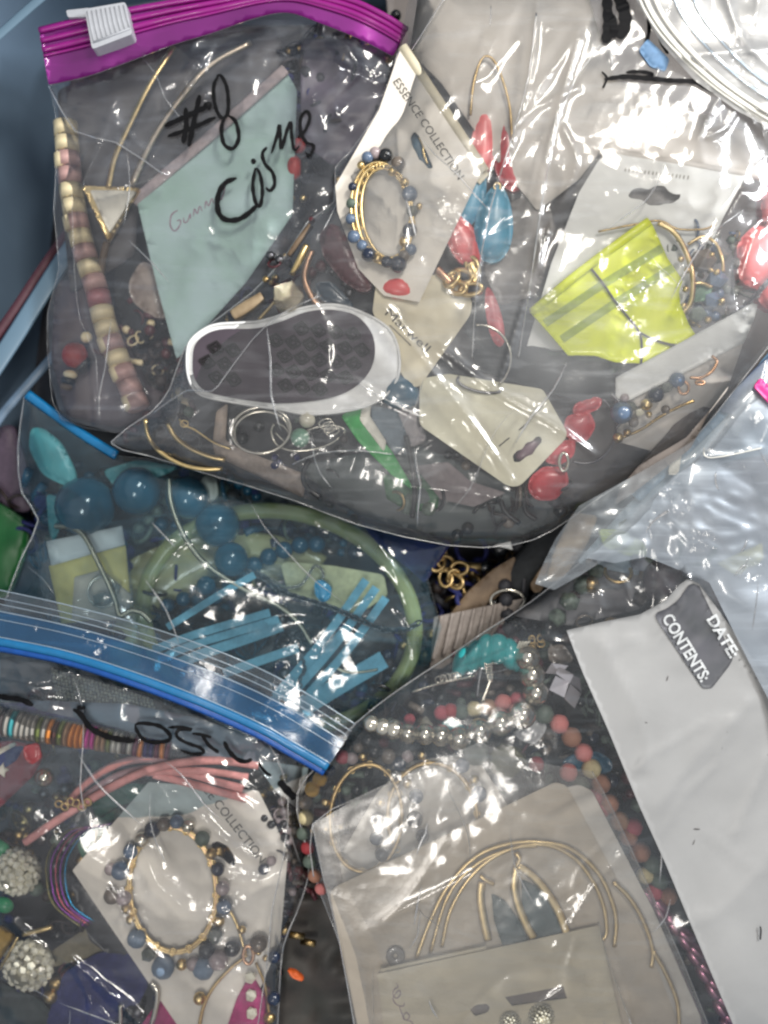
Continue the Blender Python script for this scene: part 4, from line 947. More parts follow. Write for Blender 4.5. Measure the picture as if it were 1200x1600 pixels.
tag(solid('foil_charm', [(508, 348), (530, 352), (555, 385), (578, 430), (584, 452), (566, 458), (535, 440), (505, 402), (498, 370)], 52, 16, m_maroon, None, 12, bulge=14, grid=6, wav=3), 'crinkled maroon leather drop above the shoe sole', 'charm')
tag(solid('stone_drop', [(492, 440), (520, 440), (556, 480), (540, 482), (510, 474), (494, 462)], 48, 10, mat('deep_blue_stone', (0.16, 0.24, 0.30), 0.3, coat=0.3), None, 8, bulge=7, grid=6), 'dark blue stone below the maroon drop', 'stone')
sb = bead(None, 450, 466, 66, 26, mat('crackled_silver', (0.80, 0.76, 0.66), 0.12, 1.0, bump=0.6, bscale=250), 'facet', 25, 27, 22, name='metal_bead')
tag(sb, 'shiny crackled silver bead above the toe of the shoe sole', 'bead')
for k, (pts, r_, m_, nm, lb) in enumerate((
    ([(366, 494, 50), (384, 482, 54), (412, 466, 54)], 11, m_tanlt, 'tube_bead', 'tan tube bead left of the silver bead'),
    ([(456, 430, 62), (468, 405, 64), (479, 383, 62)], 4.5, m_gold, 'metal_bar', 'slim gold bar rising from the silver bead'),
    ([(488, 392, 60), (480, 412, 62), (476, 436, 62), (486, 462, 60), (500, 480, 56)], 5, m_rose, 'metal_bar', 'curved rose gold bar right of the silver bead'),
    ([(404, 500, 62), (424, 478, 64), (440, 458, 62)], 2.6, m_gold, 'ear_wire', 'straight gold ear wire touching the silver bead'),
    ([(452, 400, 44), (466, 378, 46), (486, 352, 44)], 5, m_tan, 'tube_bead', 'short tan tube at the left shoulder of the large clear bag'))):
    tag(tube(nm, pts, r_, m_), lb, 'jewellery piece')
jumble('trinket_jumble', 'jumble of dull gold and brown trinkets behind the silver bead', [(380, 480), (430, 400), (500, 330), (590, 440), (600, 480), (480, 480), (330, 510)], 36, 44, 20, [m_oldgold, m_dkbrown, m_greybr, m_maroon, m_dksilver], 21, 5, 10)
jumble('trinket_jumble', 'jumble of dark wires and beads beneath the split ring and pearls', [(200, 690), (300, 620), (640, 640), (660, 800), (560, 800), (330, 730)], 34, 40, 26, [m_blk, m_dkbrown, m_dksilver, m_mgreen, m_oldgold, m_nvfab], 22, 4, 10)
tag(solid('green_grey_haze', [(460, 730), (640, 690), (760, 740), (900, 800), (800, 842), (700, 842), (560, 805)], 37, 3, mat('green_grey_haze', (0.27, 0.30, 0.30), 0.5, var=0.2, scale=30), None, 10, grid=12, wav=5), 'added green grey sheet for the dark haze along the lower edge of the large clear bag', 'liner')  # sheet put in for the smooth dark haze seen through the film
tag(sheet('mauve_card', rounded([(648, 728), (700, 722), (735, 752), (790, 770), (740, 792), (688, 780)], 3), lambda x, y: 46 + 0 * np.asarray(x, float), 2, mat('mauve_grey_paper', (0.44, 0.40, 0.40), 0.6)), 'mauve grey card scrap below the slotted cream card', 'card')
jumble('trinket_jumble', 'jumble of dark trinkets along the lower edge of the large clear bag', [(640, 700), (940, 720), (930, 770), (800, 840), (690, 840), (600, 800)], 34, 40, 22, [m_blk, m_dkbrown, m_greybag, m_mgreen, m_greybr], 23, 6, 14)

# ESSENCE COLLECTION card with its bangle
ec = thing('jewellery_card', 'ivory card printed ESSENCE COLLECTION with folded top edge and a beaded bangle', 'card', 640, 280, 66)
He = plane((625, 78, 74), (752, 270, 76), (655, 472, 68))
hole = rounded([(641, 214), (648, 205), (656, 214), (661, 226), (668, 240), (677, 262), (670, 264), (660, 252), (655, 250), (651, 240), (644, 228)], 4)
sheet('card_face', [(625, 78), (752, 270), (655, 472), (600, 462), (560, 420), (527, 330), (524, 290), (592, 172)], He, 2, m_card2, ec, holes=[hole])
tube('folded_edge', [(629, 74, 70), (690, 166, 71), (757, 268, 71)], 8, m_card, ec, n=12, sm=3)
sheet('card_flap', [(636, 84), (764, 272), (750, 288), (742, 280), (628, 100)], lambda x, y: He(x, y) - 13, 2, m_card, ec)
write('ESSENCE COLLECTION', 614, 128, 56.5, 18, He, m_print, ec, length=184)
tag(solid('leaf_charm', [(636, 205), (655, 200), (684, 262), (668, 272), (646, 245)], 62, 5, mat('blue_patina', (0.20, 0.36, 0.44), 0.4, var=0.25, scale=200), None, 6, bulge=3, grid=6), 'blue patina charm seen through the slot of the folded ivory card', 'charm')
tag(tube('wire', [(655, 214, 68), (661, 228, 69), (662, 240, 69), (668, 256, 68)], 1.8, m_gold), 'gold wire crossing the slot of the folded ivory card', 'wire')
eb = thing('beaded_bangle', 'gold wire bangle strung with dark beads on the folded ivory card', 'bangle', 600, 335, 76)
for k, (dx, rx, ry) in enumerate(((0, 44, 76), (3, 38, 70), (-3, 48, 80))): ring('wire', m_gold, eb, 600 + dx, 333, rx, ry, 2.0, rot=-7, h=79 + k)
ring('band', m_gold, eb, 597, 334, 41, 74, 3.6, rot=-7, h=78, a0=95, a1=265, rry=6)
for a in range(0, 360, 15):
    e = ellipse(600, 333, 43, 75, -7, a, a + 1, 81, 1)[0]; ring('coil', m_gold, eb, e[0], e[1], 5, 3, 1.0, rot=a, h=81, n=12, seg=5)
for x, y, r, m_ in ((574, 246, 9, m_bluegrey), (586, 239, 9, m_pearl), (602, 243, 11, m_blk), (622, 256, 11, m_greybr), (564, 258, 6, m_gold), (632, 285, 7, m_gold), (640, 303, 12, m_bluegrey), (644, 330, 9, m_clearg), (640, 360, 11, m_navy), (632, 378, 8, m_gold), (642, 390, 9, m_bluegrey), (631, 400, 9, m_greybr), (622, 413, 13, m_navy), (604, 409, 9, m_navy), (590, 404, 7, m_gold), (576, 398, 11, m_navy), (566, 384, 9, m_bluegrey), (553, 370, 10, m_bluegrey), (551, 292, 7, m_navy), (549, 318, 8, m_mgreen), (548, 342, 8, m_bluegrey), (613, 268, 7, m_gold), (655, 322, 5, m_gold)):
    bead(eb, x, y, 80, r, m_)
# upside card
jc = thing('jewellery_card', 'ivory card with rounded corner and faint serif lettering under the folded ivory card', 'card', 660, 520, 58)
Hj = plane((590, 430, 60), (737, 478, 58), (650, 605, 62))
sheet('card_face', rounded([(588, 440), (715, 425), (738, 472), (735, 492), (655, 605), (640, 603), (612, 560), (582, 486)], [6, 10, 8, 8, 14, 12, 4, 4]), Hj, 2, m_card, jc)
write('Marwell', 601, 491, 43, 19, Hj, m_print, jc, length=88)
seam('underline', [(609, 508), (628, 526), (642, 540)], Hj, 0.5, m_printlt, jc, w=1.0, sm=1)
# coral and blue drops
def drop(name, lb, cx, cy, L, W, rot, h, m, cat='pendant'):
    a = math.radians(rot); pts = []
    for i in range(28):
        t = 2 * math.pi * i / 28; u = -math.cos(t) * L; w_ = math.sin(t) * W * (1 - 0.22 * math.cos(t))
        pts.append((cx + w_ * math.cos(a) - u * math.sin(a) * -1 * -1, cy + w_ * math.sin(a) + u * math.cos(a)))
    return tag(solid(name, pts, h, W * .4, m, None, bulge=W * .55, grid=7), lb, cat)
drop('drop_pendant', 'coral teardrop hanging just right of the folded ivory card', 722, 372, 50, 24, -28, 54, m_coral)
drop('drop_pendant', 'coral capsule showing above the sky blue drops', 755, 222, 50, 19, 4, 44, m_coral)
drop('drop_pendant', 'hazy crimson drop right of the coral capsule', 796, 240, 60, 26, -10, 38, m_red)
drop('drop_pendant', 'larger sky blue teardrop at the centre right of the large clear bag', 772, 350, 62, 30, 6, 56, m_blueres)
drop('drop_pendant', 'sky blue drop tucked between the folded ivory card and the larger blue teardrop', 738, 310, 46, 20, 20, 48, m_blueres)
drop('drop_pendant', 'coral piece lying across the lower tip of the beaded bangle', 622, 448, 22, 30, 10, 55, m_coral)
drop('drop_pendant', 'long narrow red drop beside the gold clasp', 772, 495, 48, 12, -12, 50, m_red)
ring('cap_ring', m_gold, bpy.data.objects['drop_pendant.003'], 777, 292, 5, 6, 1.6, h=64, n=16)
ccl = thing('chain_clasp', 'chunky gold chain clasp below the coral teardrop', 'clasp', 722, 440, 64)
for k, (x, y, rx, ry, rt) in enumerate(((738, 418, 9, 17, -15), (722, 432, 16, 10, 10), (716, 450, 12, 9, 0), (736, 452, 17, 9, -8), (706, 436, 8, 13, 40))): ring('link', m_gold, ccl, x, y, rx, ry, 4.2, rot=rt, h=62 + k, n=24, dh=4)
tube('bar', [(682, 420, 60), (694, 432, 62), (704, 442, 62)], 6.5, m_rose, ccl)
solid('tab', [(730, 410), (742, 408), (752, 436), (744, 442), (734, 432)], 68, 5, m_gold, ccl, 4, bulge=3, grid=5)
# slotted card
sc_ = thing('jewellery_card', 'cream card with a keyhole slot and two staple lines at lower centre', 'card', 770, 670, 60)
Hs = plane((658, 590, 58), (885, 670, 64), (800, 760, 60))
slot = rounded([(801, 712), (808, 704), (816, 702), (822, 692), (832, 689), (838, 682), (845, 682), (847, 690), (838, 700), (832, 710), (823, 713), (812, 722), (803, 722)], 3)
sheet('card_face', rounded([(656, 592), (700, 584), (848, 608), (889, 680), (812, 760), (794, 760), (655, 664)], [8, 4, 6, 12, 10, 10, 10]), Hs, 2.5, mat('cream_card_warm', (0.84, 0.82, 0.72), 0.5, var=0.03), sc_, holes=[slot])
for p in (((811, 672), (825, 660)), ((780, 697), (796, 684))): seam('staple_line', [p[0], p[1]], Hs, 0.6, m_print, sc_, w=1.0, sm=1)
tag(bead(None, 826, 702, 48, 16, mat('plum_bead', (0.42, 0.30, 0.34), 0.3), 'smooth', 24, 14, 8, -40, name='oval_bead'), 'plum oval bead seen through the keyhole slot', 'bead')
hs = thing('hoop_earring', 'thin silver hoop lying over the top of the slotted cream card', 'earring', 750, 555, 64)
ring('hoop_wire', m_silver, hs, 748, 560, 50, 52, 2.2, h=66, a0=-95, a1=50, rry=4); ring('hoop_wire', m_dksilver, hs, 750, 600, 36, 12, 2.2, h=63, rot=12, a0=20, a1=200)
# red bead charm
rcb = thing('bead_charm', 'string of glossy red nugget beads right of the slotted cream card', 'charm', 880, 700, 56)
for q in (((896, 632), (930, 616), (942, 622), (938, 638), (915, 648), (895, 650)), ((884, 650), (920, 640), (932, 665), (918, 690), (892, 690), (880, 675)), ((862, 690), (900, 686), (898, 712), (874, 728), (850, 722)), ((828, 745), (850, 728), (884, 730), (890, 755), (868, 782), (838, 782), (824, 765))):
    solid('nugget', list(q), 52, 14, m_red, rcb, 8, bulge=12, grid=6)
ring('jump_ring', m_silver, rcb, 881, 722, 7, 14, 2.6, h=70, n=24)
tag(ring('hoop_wire', m_dksilver, None, 912, 668, 50, 56, 2.0, h=50, a0=-70, a1=110), 'thin dark hoop curving round the red nugget beads', 'earring')
bkb = thing('black_ribbon', 'folded black satin ribbon under the neon vinyl piece', 'ribbon', 850, 590, 52)
solid('fold', [(738, 545), (830, 540), (965, 562), (964, 622), (938, 624), (925, 632), (830, 606), (745, 578)], 52, 5, m_blackcloth, bkb, 4, bulge=5, grid=10, wav=4)
solid('fold', [(735, 470), (830, 480), (870, 530), (840, 560), (760, 550), (725, 520)], 44, 5, m_blackcloth, bkb, 8, bulge=5, grid=12, wav=5)
solid('fold', [(850, 548), (900, 552), (985, 568), (930, 600)], 57, 3, mat('dark_green_satin', (0.10, 0.20, 0.13), 0.4), bkb, 3, grid=10, wav=3)

# white peg card, neon piece, gold hoops
wc = thing('jewellery_card', 'glossy white hanging card behind the neon yellow vinyl piece', 'card', 990, 390, 58)
Hw = plane((940, 240, 66), (1165, 270, 64), (822, 545, 52))
pe_h = rounded([(981, 306), (988, 296), (1000, 293), (1014, 296), (1024, 290), (1038, 290), (1046, 300), (1056, 304), (1064, 303), (1062, 310), (1050, 318), (1040, 318), (1030, 321), (1014, 321), (1003, 312), (986, 310)], 4)
sheet('card_face', rounded([(938, 246), (960, 240), (1166, 274), (1130, 340), (1070, 470), (975, 560), (822, 545), (862, 410), (905, 300)], [14, 4, 10, 4, 4, 4, 6, 4, 4]), Hw, 2, m_cardw, wc, holes=[pe_h])
mb = MB()
for i in range(17):
    x = 976 + i * 6.1 + R.uniform(-.6, .6); y = 268 + i * .75; X = np.array([x, x + 2.0, x + 3.2, x + 1.2]); Y = np.array([y, y, y - 5.5, y - 5.5]); mb.add(PA(X, Y, Hw(X, Y) + 1.0), [(0, 1, 2, 3)])
mb.build('faint_print', m_printlt, wc)
tag(solid('felt_backing', [(970, 285), (1075, 285), (1075, 330), (970, 330)], 50, 3, mat('grey_felt', (0.55, 0.54, 0.53), 0.8)), 'grey felt patch behind the peg hole of the glossy white card', 'felt')
ne = thing('neon_vinyl', 'neon yellow green vinyl piece with olive stripes and a curved notch', 'vinyl piece', 950, 460, 74)
Hn = wavy(plane((828, 485, 74), (1010, 345, 78), (1000, 565, 70)), 5, 60, 8)
sheet('panel', [(828, 487), (1002, 348), (1014, 342), (1020, 352), (1044, 405), (1067, 438), (1061, 455), (1063, 475), (1078, 510), (1088, 524), (1050, 545), (1006, 568), (960, 566), (932, 556), (900, 555), (888, 556), (866, 530)], Hn, 2.5, m_neon, ne, grid=10, res=6)
tube('rolled_edge', [(831, 488, 76), (900, 430, 78), (960, 385, 79), (1014, 346, 80)], 7, m_neon, ne, ry=5)
for a, b in (((852, 505), (1034, 388)), ((878, 530), (1052, 418))): 
    V, F = sweep(resample(np.array([(a[0], a[1], 0), (b[0], b[1], 0)], float), 8), [(-6, -.4), (6, -.4), (6, .4), (-6, .4)])
    p = resample(np.array([(a[0], a[1]), ((a[0] + b[0]) / 2, (a[1] + b[1]) / 2 - 3), (b[0], b[1])], float), 6); hh = Hn(p[:, 0], p[:, 1]) + 0.9
    V, F = sweep(np.column_stack([p, hh]), [(-6, -.5), (6, -.5), (6, .5), (-6, .5)]); mesh('stripe', V, F, m_neonst, ne, smooth=False)
ct = thing('thin_cord', 'thin black cord forking across the neon vinyl', 'cord', 980, 480, 82)
for pts in ([(917, 412), (940, 440), (962, 472), (985, 500), (1000, 522), (1003, 545), (1002, 568)], [(1000, 520), (1020, 530), (1045, 538), (1064, 540)]):
    p = resample(cr(pts, 6), 5); tube('strand', [(a, b, float(c) + 3) for (a, b), c in zip(p, Hn(p[:, 0], p[:, 1]))], 2.0, m_black, ct, sm=1, n=6)
gh = thing('hoop_earring', 'gold hoops with grey and green stones right of the neon vinyl', 'earring', 1080, 420, 66)
tube('hoop_wire', [(1028, 348, 72), (1052, 362, 72), (1070, 390, 72), (1082, 430, 72), (1080, 470, 70), (1066, 490, 68)], 4.2, m_gold, gh)
tube('hoop_wire', [(1075, 382, 68), (1098, 370, 70), (1118, 380, 70), (1128, 405, 70), (1130, 425, 68)], 2.6, m_gold, gh)
tube('ear_wire', [(935, 362, 68), (985, 352, 70), (1030, 345, 70), (1060, 358, 70), (1100, 358, 70), (1118, 350, 70)], 1.6, m_oldgold, gh)
solid('stone', [(1078, 455), (1096, 440), (1116, 448), (1104, 470), (1084, 472)], 62, 6, mat('jade_stone', (0.30, 0.46, 0.36), 0.4, var=0.2), gh, 4, bulge=4, grid=5)
tube('bezel', [(1082, 443, 70), (1098, 443, 71), (1112, 449, 70)], 3, m_gold, gh)
for x, y, r, m_ in ((1098, 408, 20, m_greybr), (1120, 438, 16, m_bluegrey), (1112, 470, 14, m_bluegrey), (1090, 492, 13, m_mgreen), (1125, 400, 12, m_clearg), (1064, 405, 5, m_gold), (1074, 422, 5, m_gold), (1071, 452, 5, m_gold), (1068, 478, 5, m_gold), (1120, 425, 5, m_gold), (1112, 398, 4, m_gold), (1128, 470, 5, m_gold), (1106, 500, 6, m_oldgold)):
    bead(gh, x, y, 60 if r > 8 else 72, r, m_, 'facet' if r > 8 else 'smooth')
tag(chain('chain', [(1122, 510, 70), (1140, 495, 71), (1160, 480, 72), (1180, 462, 74), (1200, 440, 76), (1225, 420, 78)], 11, 7, 1.6, m_dksilver, None, links=True), 'dark chain running off the right edge beside the coral beads', 'chain')
cb = thing('coral_beads', 'cluster of large coral nuggets at the right edge', 'necklace', 1190, 400, 60)
for q in (((1150, 380), (1180, 350), (1215, 360), (1220, 420), (1185, 455), (1155, 440)), ((1190, 290), (1230, 280), (1250, 350), (1215, 380), (1188, 340)), ((1180, 440), (1220, 425), (1240, 470), (1210, 490), (1185, 475))):
    solid('nugget', list(q), 52, 18, m_coral, cb, 12, bulge=16, grid=8)
jumble('bead_jumble', 'jumble of grey and gold bits right of the white hanging card', [(1020, 350), (1170, 350), (1180, 470), (1090, 530), (1060, 480)], 44, 54, 46, [m_greybr, m_oldgold, m_clearg, m_bluegrey, m_mgreen], 24, 4, 10)
# folded white card low right with hook earrings
fw = thing('jewellery_card', 'folded white card with a broad bent edge below the neon vinyl', 'card', 1070, 580, 70)
Hf = plane((962, 592, 74), (1183, 478, 76), (962, 640, 68))
sheet('folded_edge', rounded([(962, 590), (1175, 474), (1184, 476), (1178, 500), (1162, 536), (962, 636)], 2), lambda x, y: Hf(x, y) + 3 * np.cos((np.asarray(y) + 0.52 * np.asarray(x) - 1100) / 20), 2, m_cardw, fw, grid=10)
sheet('card_face', rounded([(962, 636), (1162, 534), (1136, 610), (1080, 680), (1020, 705), (965, 690)], 4), lambda x, y: Hf(x, y) - 8, 2, m_beigehaze, fw, grid=0)
hk = thing('hook_earring', 'beaded gold hook earrings on the folded white card', 'earring', 1030, 620, 74)
tube('hook', [(1078, 590, 76), (1096, 590, 77), (1112, 580, 78), (1120, 565, 78), (1112, 556, 76)], 2.4, m_rose, hk)
tube('hook', [(960, 688, 72), (1000, 672, 74), (1030, 652, 75), (1060, 636, 75), (1084, 626, 74)], 2.4, m_oldgold, hk)
tube('hook', [(962, 670, 72), (975, 650, 74), (968, 630, 72), (955, 615, 70)], 2.4, m_dksilver, hk)
ring('loop', m_rose, hk, 1068, 606, 8, 10, 2.2, h=78, n=20); ring('loop', m_rose, hk, 1094, 598, 7, 3, 1.8, h=78, n=16)
for x, y, r, m_ in ((971, 645, 17, m_bluegrey), (986, 636, 9, m_clearg), (999, 645, 7, m_gem), (1010, 632, 9, m_gold), (1025, 617, 12, m_navy), (1042, 606, 9, m_clearg), (1058, 594, 12, m_bluegrey), (966, 684, 8, m_gold), (980, 676, 6, m_oldgold), (990, 660, 8, m_greybr), (1014, 648, 5, m_gold), (1040, 640, 7, m_greybr), (976, 622, 7, m_pearl)):
    bead(hk, x, y, 74, r, m_, 'facet' if m_ in (m_clearg, m_gem) else 'smooth')
tag(solid('brown_feather', [(1040, 680), (1100, 600), (1120, 620), (1080, 700), (990, 770), (960, 790), (970, 760)], 52, 5, mat('brown_leather', (0.40, 0.37, 0.35), 0.6, col2=(0.50, 0.46, 0.43), scale=60), None, 6, bulge=1, grid=10), 'brown leather leaf shaped piece at the lower right of the large clear bag', 'leather piece')
# beige cards high right
bc = thing('backing_card', 'wide beige backing card filling the upper right of the large clear bag', 'card', 900, 140, 48)
sheet('card_face', rounded([(660, -50), (905, -50), (960, 125), (1185, 212), (1192, 282), (935, 240), (905, 280), (840, 330), (760, 230), (690, 130), (640, 80)], 6), wavy(lambda x, y: 50 + 0 * np.asarray(x, float), 5, 120, 9), 2, m_beigehaze, bc, grid=20)
tube('folded_edge', [(938, 236, 60), (1050, 254, 60), (1188, 276, 60)], 6, m_beigehaze, bc)
tag(solid('plastic_tube', [(770, 330), (850, 290), (870, 360), (840, 460), (780, 480), (755, 420)], 42, 6, mat('smoke_grey_plastic', (0.46, 0.44, 0.42), 0.4, var=0.2, scale=60), None, 10, bulge=4, grid=12, wav=5), 'smoky grey plastic piece left of the glossy white card', 'plastic piece')
sg = thing('hoop_earring', 'faint gold oval hoop on the beige backing card', 'earring', 750, 160, 56)
tube('hoop_wire', [(735, 180, 56), (740, 130, 58), (755, 90, 58), (775, 100, 58), (795, 160, 58), (800, 220, 56)], 2.2, m_oldgold, sg)
tag(solid('denim_tag', [(998, 78), (1012, 60), (1046, 92), (1040, 112), (1016, 104)], 96, 4, m_denim, None, 4, bulge=3, grid=6), 'small denim blue tag near the upper right zip ridges', 'tag')

# ================================================================ BAG G: bright zip bag in the top right corner
Gp = clip_poly([(960, -60), (1000, 10), (1035, 70), (1085, 125), (1150, 172), (1260, 230), (1260, -60)])
HG = height(Gp, 102, 16, 40, amp=1.0, seed=52, dirn=45, creases=[([(1040, 90), (1160, 80), (1260, 75)], 12, 10), ([(1130, -20), (1160, 60), (1220, 120)], 10, 8)])
bagG = thing('zip_bag', 'bright milky zip bag with curved ridges coloured cream as glare in the top right corner', 'plastic bag', 1130, 60, 110)
film('front_film', Gp, HG, f_G, bagG, smooth_n=3)
for k, off in enumerate((0, 9, 24, 54, 84)):
    pts = [(985 + off, -40), (1010 + off, 20), (1045 + off * .98, 68 - off * .05), (1095 + off * .9, 118 - off * .12), (1150 + off * .75, 160 - off * .25), (1240 + off * .3, 215 - off * .5)]
    seam('zip_ridge', pts, HG, 1.2 if k in (1, 2) else 0.7, m_ridgebright if k < 3 else m_ridge, bagG, w=4 if k in (1, 2) else 2.4, lift=1.5)
HGB = lambda x, y: HB(x, y)
ink([([(948, -10), (950, 40), (946, 68)], 16), ([(965, -10), (976, 20), (976, 40), (966, 60)], 20), ([(942, 20), (952, 22), (960, 40), (958, 60)], 12), ([(1013, 28), (1014, 50), (1006, 78)], 6), ([(1030, 58), (1036, 72), (1044, 84)], 5), ([(1056, 62), (1064, 78), (1078, 98)], 8),
     ([(940, 112), (948, 122), (942, 138)], 4), ([(944, 124), (975, 120), (1005, 122), (1050, 126), (1085, 128), (1110, 140), (1134, 146)], 8), ([(978, 113), (1000, 112), (1020, 116), (1006, 121), (985, 118)], 6)], HGB, 7, m_ink, bagB, lift=4)
# ================================================================ BAG E: large cloudy bag at right with the CONTENTS panel
Ep = clip_poly([(1260, 500), (1195, 590), (1150, 640), (1100, 708), (1004, 790), (915, 872), (830, 940), (760, 985), (692, 1032), (622, 1078), (556, 1130), (500, 1192), (464, 1240), (472, 1300), (502, 1400), (540, 1500), (570, 1680), (1260, 1680)])
HE = height(Ep, 18, 46, 40, amp=0.6, seed=61, dirn=-40, big=110, creases=[
    ([(1150, 640), (1160, 690), (1130, 740)], 9, 5), ([(1100, 705), (1110, 715), (1190, 700)], 8, 3), ([(1000, 790), (1010, 850), (1000, 910)], 7, 4), ([(930, 880), (970, 905), (990, 940)], 8, 4), ([(880, 940), (930, 925), (940, 950)], 9, 4),
    ([(1080, 905), (1130, 1000), (1190, 1070)], 7, 6), ([(1170, 1100), (1090, 1180), (1030, 1260)], 18, 36), ([(1210, 1330), (1130, 1420), (1080, 1440)], 14, 30), ([(1200, 1180), (1150, 1300)], 10, 8), ([(940, 1010), (1000, 1130), (1010, 1200)], 6, 10), ([(690, 1055), (740, 1045), (800, 1020)], 7, 3), ([(1060, 640), (1140, 660), (1160, 720), (1190, 800)], 7, 6)],
    bumps=[(1060, 900, 8, 60), (1150, 750, 10, 80), (1130, 1500, 10, 90), (1010, 1100, 6, 60)])
bagE = thing('zip_bag', 'large cloudy bag at right with a white panel lettered CONTENTS', 'plastic bag', 900, 1150, 50)
film('front_film', Ep, HE, f_E, bagE, smooth_n=3)
folds(Ep, HE, m_seam, bagE, 30, 125, 6)
film('back_film', Ep, height(Ep, -50, -6, 60, 0.6, 16), f_back, bagE, step=12, smooth_n=3)
seam('seam', [(1195, 590), (1150, 640), (1100, 708), (1004, 790), (915, 872), (830, 940), (760, 985), (692, 1032), (622, 1078), (556, 1130), (500, 1192), (464, 1240), (472, 1300), (502, 1400), (540, 1500), (566, 1640)], HE, 1.6, m_seam, bagE, w=2.5, sm=4)
pan = [(885, 985), (940, 972), (1000, 960), (1040, 938), (1060, 915), (1075, 904), (1092, 912), (1150, 990), (1210, 1080), (1260, 1160), (1260, 1680), (1172, 1680), (1145, 1600), (1090, 1470), (1040, 1350), (1000, 1262), (950, 1140), (910, 1050)]
sheet('white_panel', pan, lambda x, y: HE(x, y) + 1.6, 0.8, m_panel, bagE, grid=9, res=7)
lab = [(1024, 958), (1040, 952), (1058, 940), (1078, 912), (1092, 914), (1146, 1028), (1140, 1040), (1112, 1076), (1098, 1076), (1026, 968)]
sheet('label_block', rounded(lab, 3), lambda x, y: HE(x, y) + 3.2, 0.8, m_labdark, bagE, grid=8, res=6)
HE2 = lambda x, y: HE(x, y)
write('CONTENTS:', 1034, 966, 58.5, 26, HE2, m_labtext, bagE, length=118, bold=True, lift=5.2)
write('DATE:', 1104, 968, 58.5, 25, HE2, m_labtext, bagE, length=72, bold=True, lift=5.2)
Kp = clip_poly([(1092, 706), (1150, 640), (1260, 540), (1260, 1230), (1215, 1120), (1168, 1030), (1108, 910), (1010, 870), (960, 880), (915, 872), (1004, 790)])
HK = height(Kp, 72, 8, 30, 1.1, 71, big=70, creases=[([(1095, 712), (1140, 712), (1190, 700)], 6, 3), ([(1010, 850), (1000, 900)], 8, 4)])
film('folded_film', Kp, HK, f_fog, bagE)
folds(Kp, HK, m_seam, bagE, 24, 110, 9, L=(40, 160))
seam('seam', [(1100, 700), (1102, 714), (1130, 713), (1190, 700)], HK, 1.6, m_ridgebright, bagE, w=2)
tube('speck', [(1188, 1448, 68), (1189, 1455, 68), (1188, 1468, 68)], 1.2, m_black, bagE, n=6)
ink([([(1084, 1295), (1094, 1296)], 1.2), ([(1086, 1312), (1083, 1320)], 1), ([(1044, 1056), (1042, 1064)], 1.2), ([(1008, 1128), (1012, 1130)], 1)], HE, 1.2, m_dkbrown, bagE, name='scuff', lift=3.2)
# things showing between the two big bags at right
bt = thing('blue_bag', 'light blue plastic bag folded between the two large clear bags at right', 'bag', 1080, 720, 0)
solid('fold', clip_poly([(900, 880), (980, 790), (1060, 715), (1150, 620), (1260, 480), (1260, 700), (1130, 780), (1000, 900)]), lambda x, y: 20 + 0 * np.asarray(x, float), 4, mat('light_blue_plastic', (0.56, 0.64, 0.70), 0.45, col2=(0.64, 0.69, 0.73), scale=30), bt, 10, bulge=5, grid=16, wav=8)
solid('edge', [(985, 770), (1080, 690), (1150, 610), (1210, 540), (1225, 556), (1150, 636), (1080, 706), (1000, 784)], 29, 3, mat('mid_blue_plastic', (0.44, 0.56, 0.66), 0.5), bt, 3, grid=14, wav=2)
solid('edge', [(1120, 640), (1180, 575), (1215, 545), (1220, 565), (1150, 650)], 32, 3, mat('slate_blue_plastic', (0.36, 0.41, 0.50), 0.5), bt, 3)
tag(solid('plastic_stick', [(1053, 690), (1068, 694), (1060, 742), (1044, 742)], 40, 5, m_white, None, 3, bulge=2, grid=5), 'short white plastic stick between the two large clear bags', 'stick')
tag(solid('zip_band', [(1178, 604), (1188, 590), (1230, 628), (1226, 656)], 82, 5, m_maghot, None, 2, bulge=3, grid=6), 'hot pink zip band end at the right edge', 'zip')
tag(solid('green_bead', [(935, 826), (975, 828), (1010, 850), (1015, 870), (980, 868), (945, 856)], 34, 10, mat('lime_resin', (0.66, 0.74, 0.42), 0.4), None, 8, bulge=7, grid=8), 'pale lime green piece under the upper fold of the cloudy bag', 'bead')
tag(bead(None, 1035, 905, 40, 30, mat('plum_stone', (0.24, 0.20, 0.22), 0.4), 'rough', 30, 36, 18, 20, name='dark_stone'), 'dark plum stone above the white panel', 'stone')
tag(solid('yellow_strip', [(1120, 880), (1210, 840), (1225, 860), (1150, 900)], 40, 4, mat('lemon_plastic', (0.86, 0.84, 0.50), 0.4), None, 4, grid=10), 'pale yellow strip under the foggy fold at the right edge', 'strip')
tag(solid('grey_pouch', clip_poly([(1020, 780), (1140, 720), (1260, 700), (1260, 1100), (1150, 1000), (1080, 900), (980, 890)]), lambda x, y: 30 + 0 * np.asarray(x, float), 5, mat('pale_grey_pouch', (0.52, 0.56, 0.62), 0.6, col2=(0.62, 0.60, 0.60), scale=22), None, 20, bulge=6, grid=16, wav=10), 'pale grey pouch under the foggy fold of the cloudy bag', 'pouch')

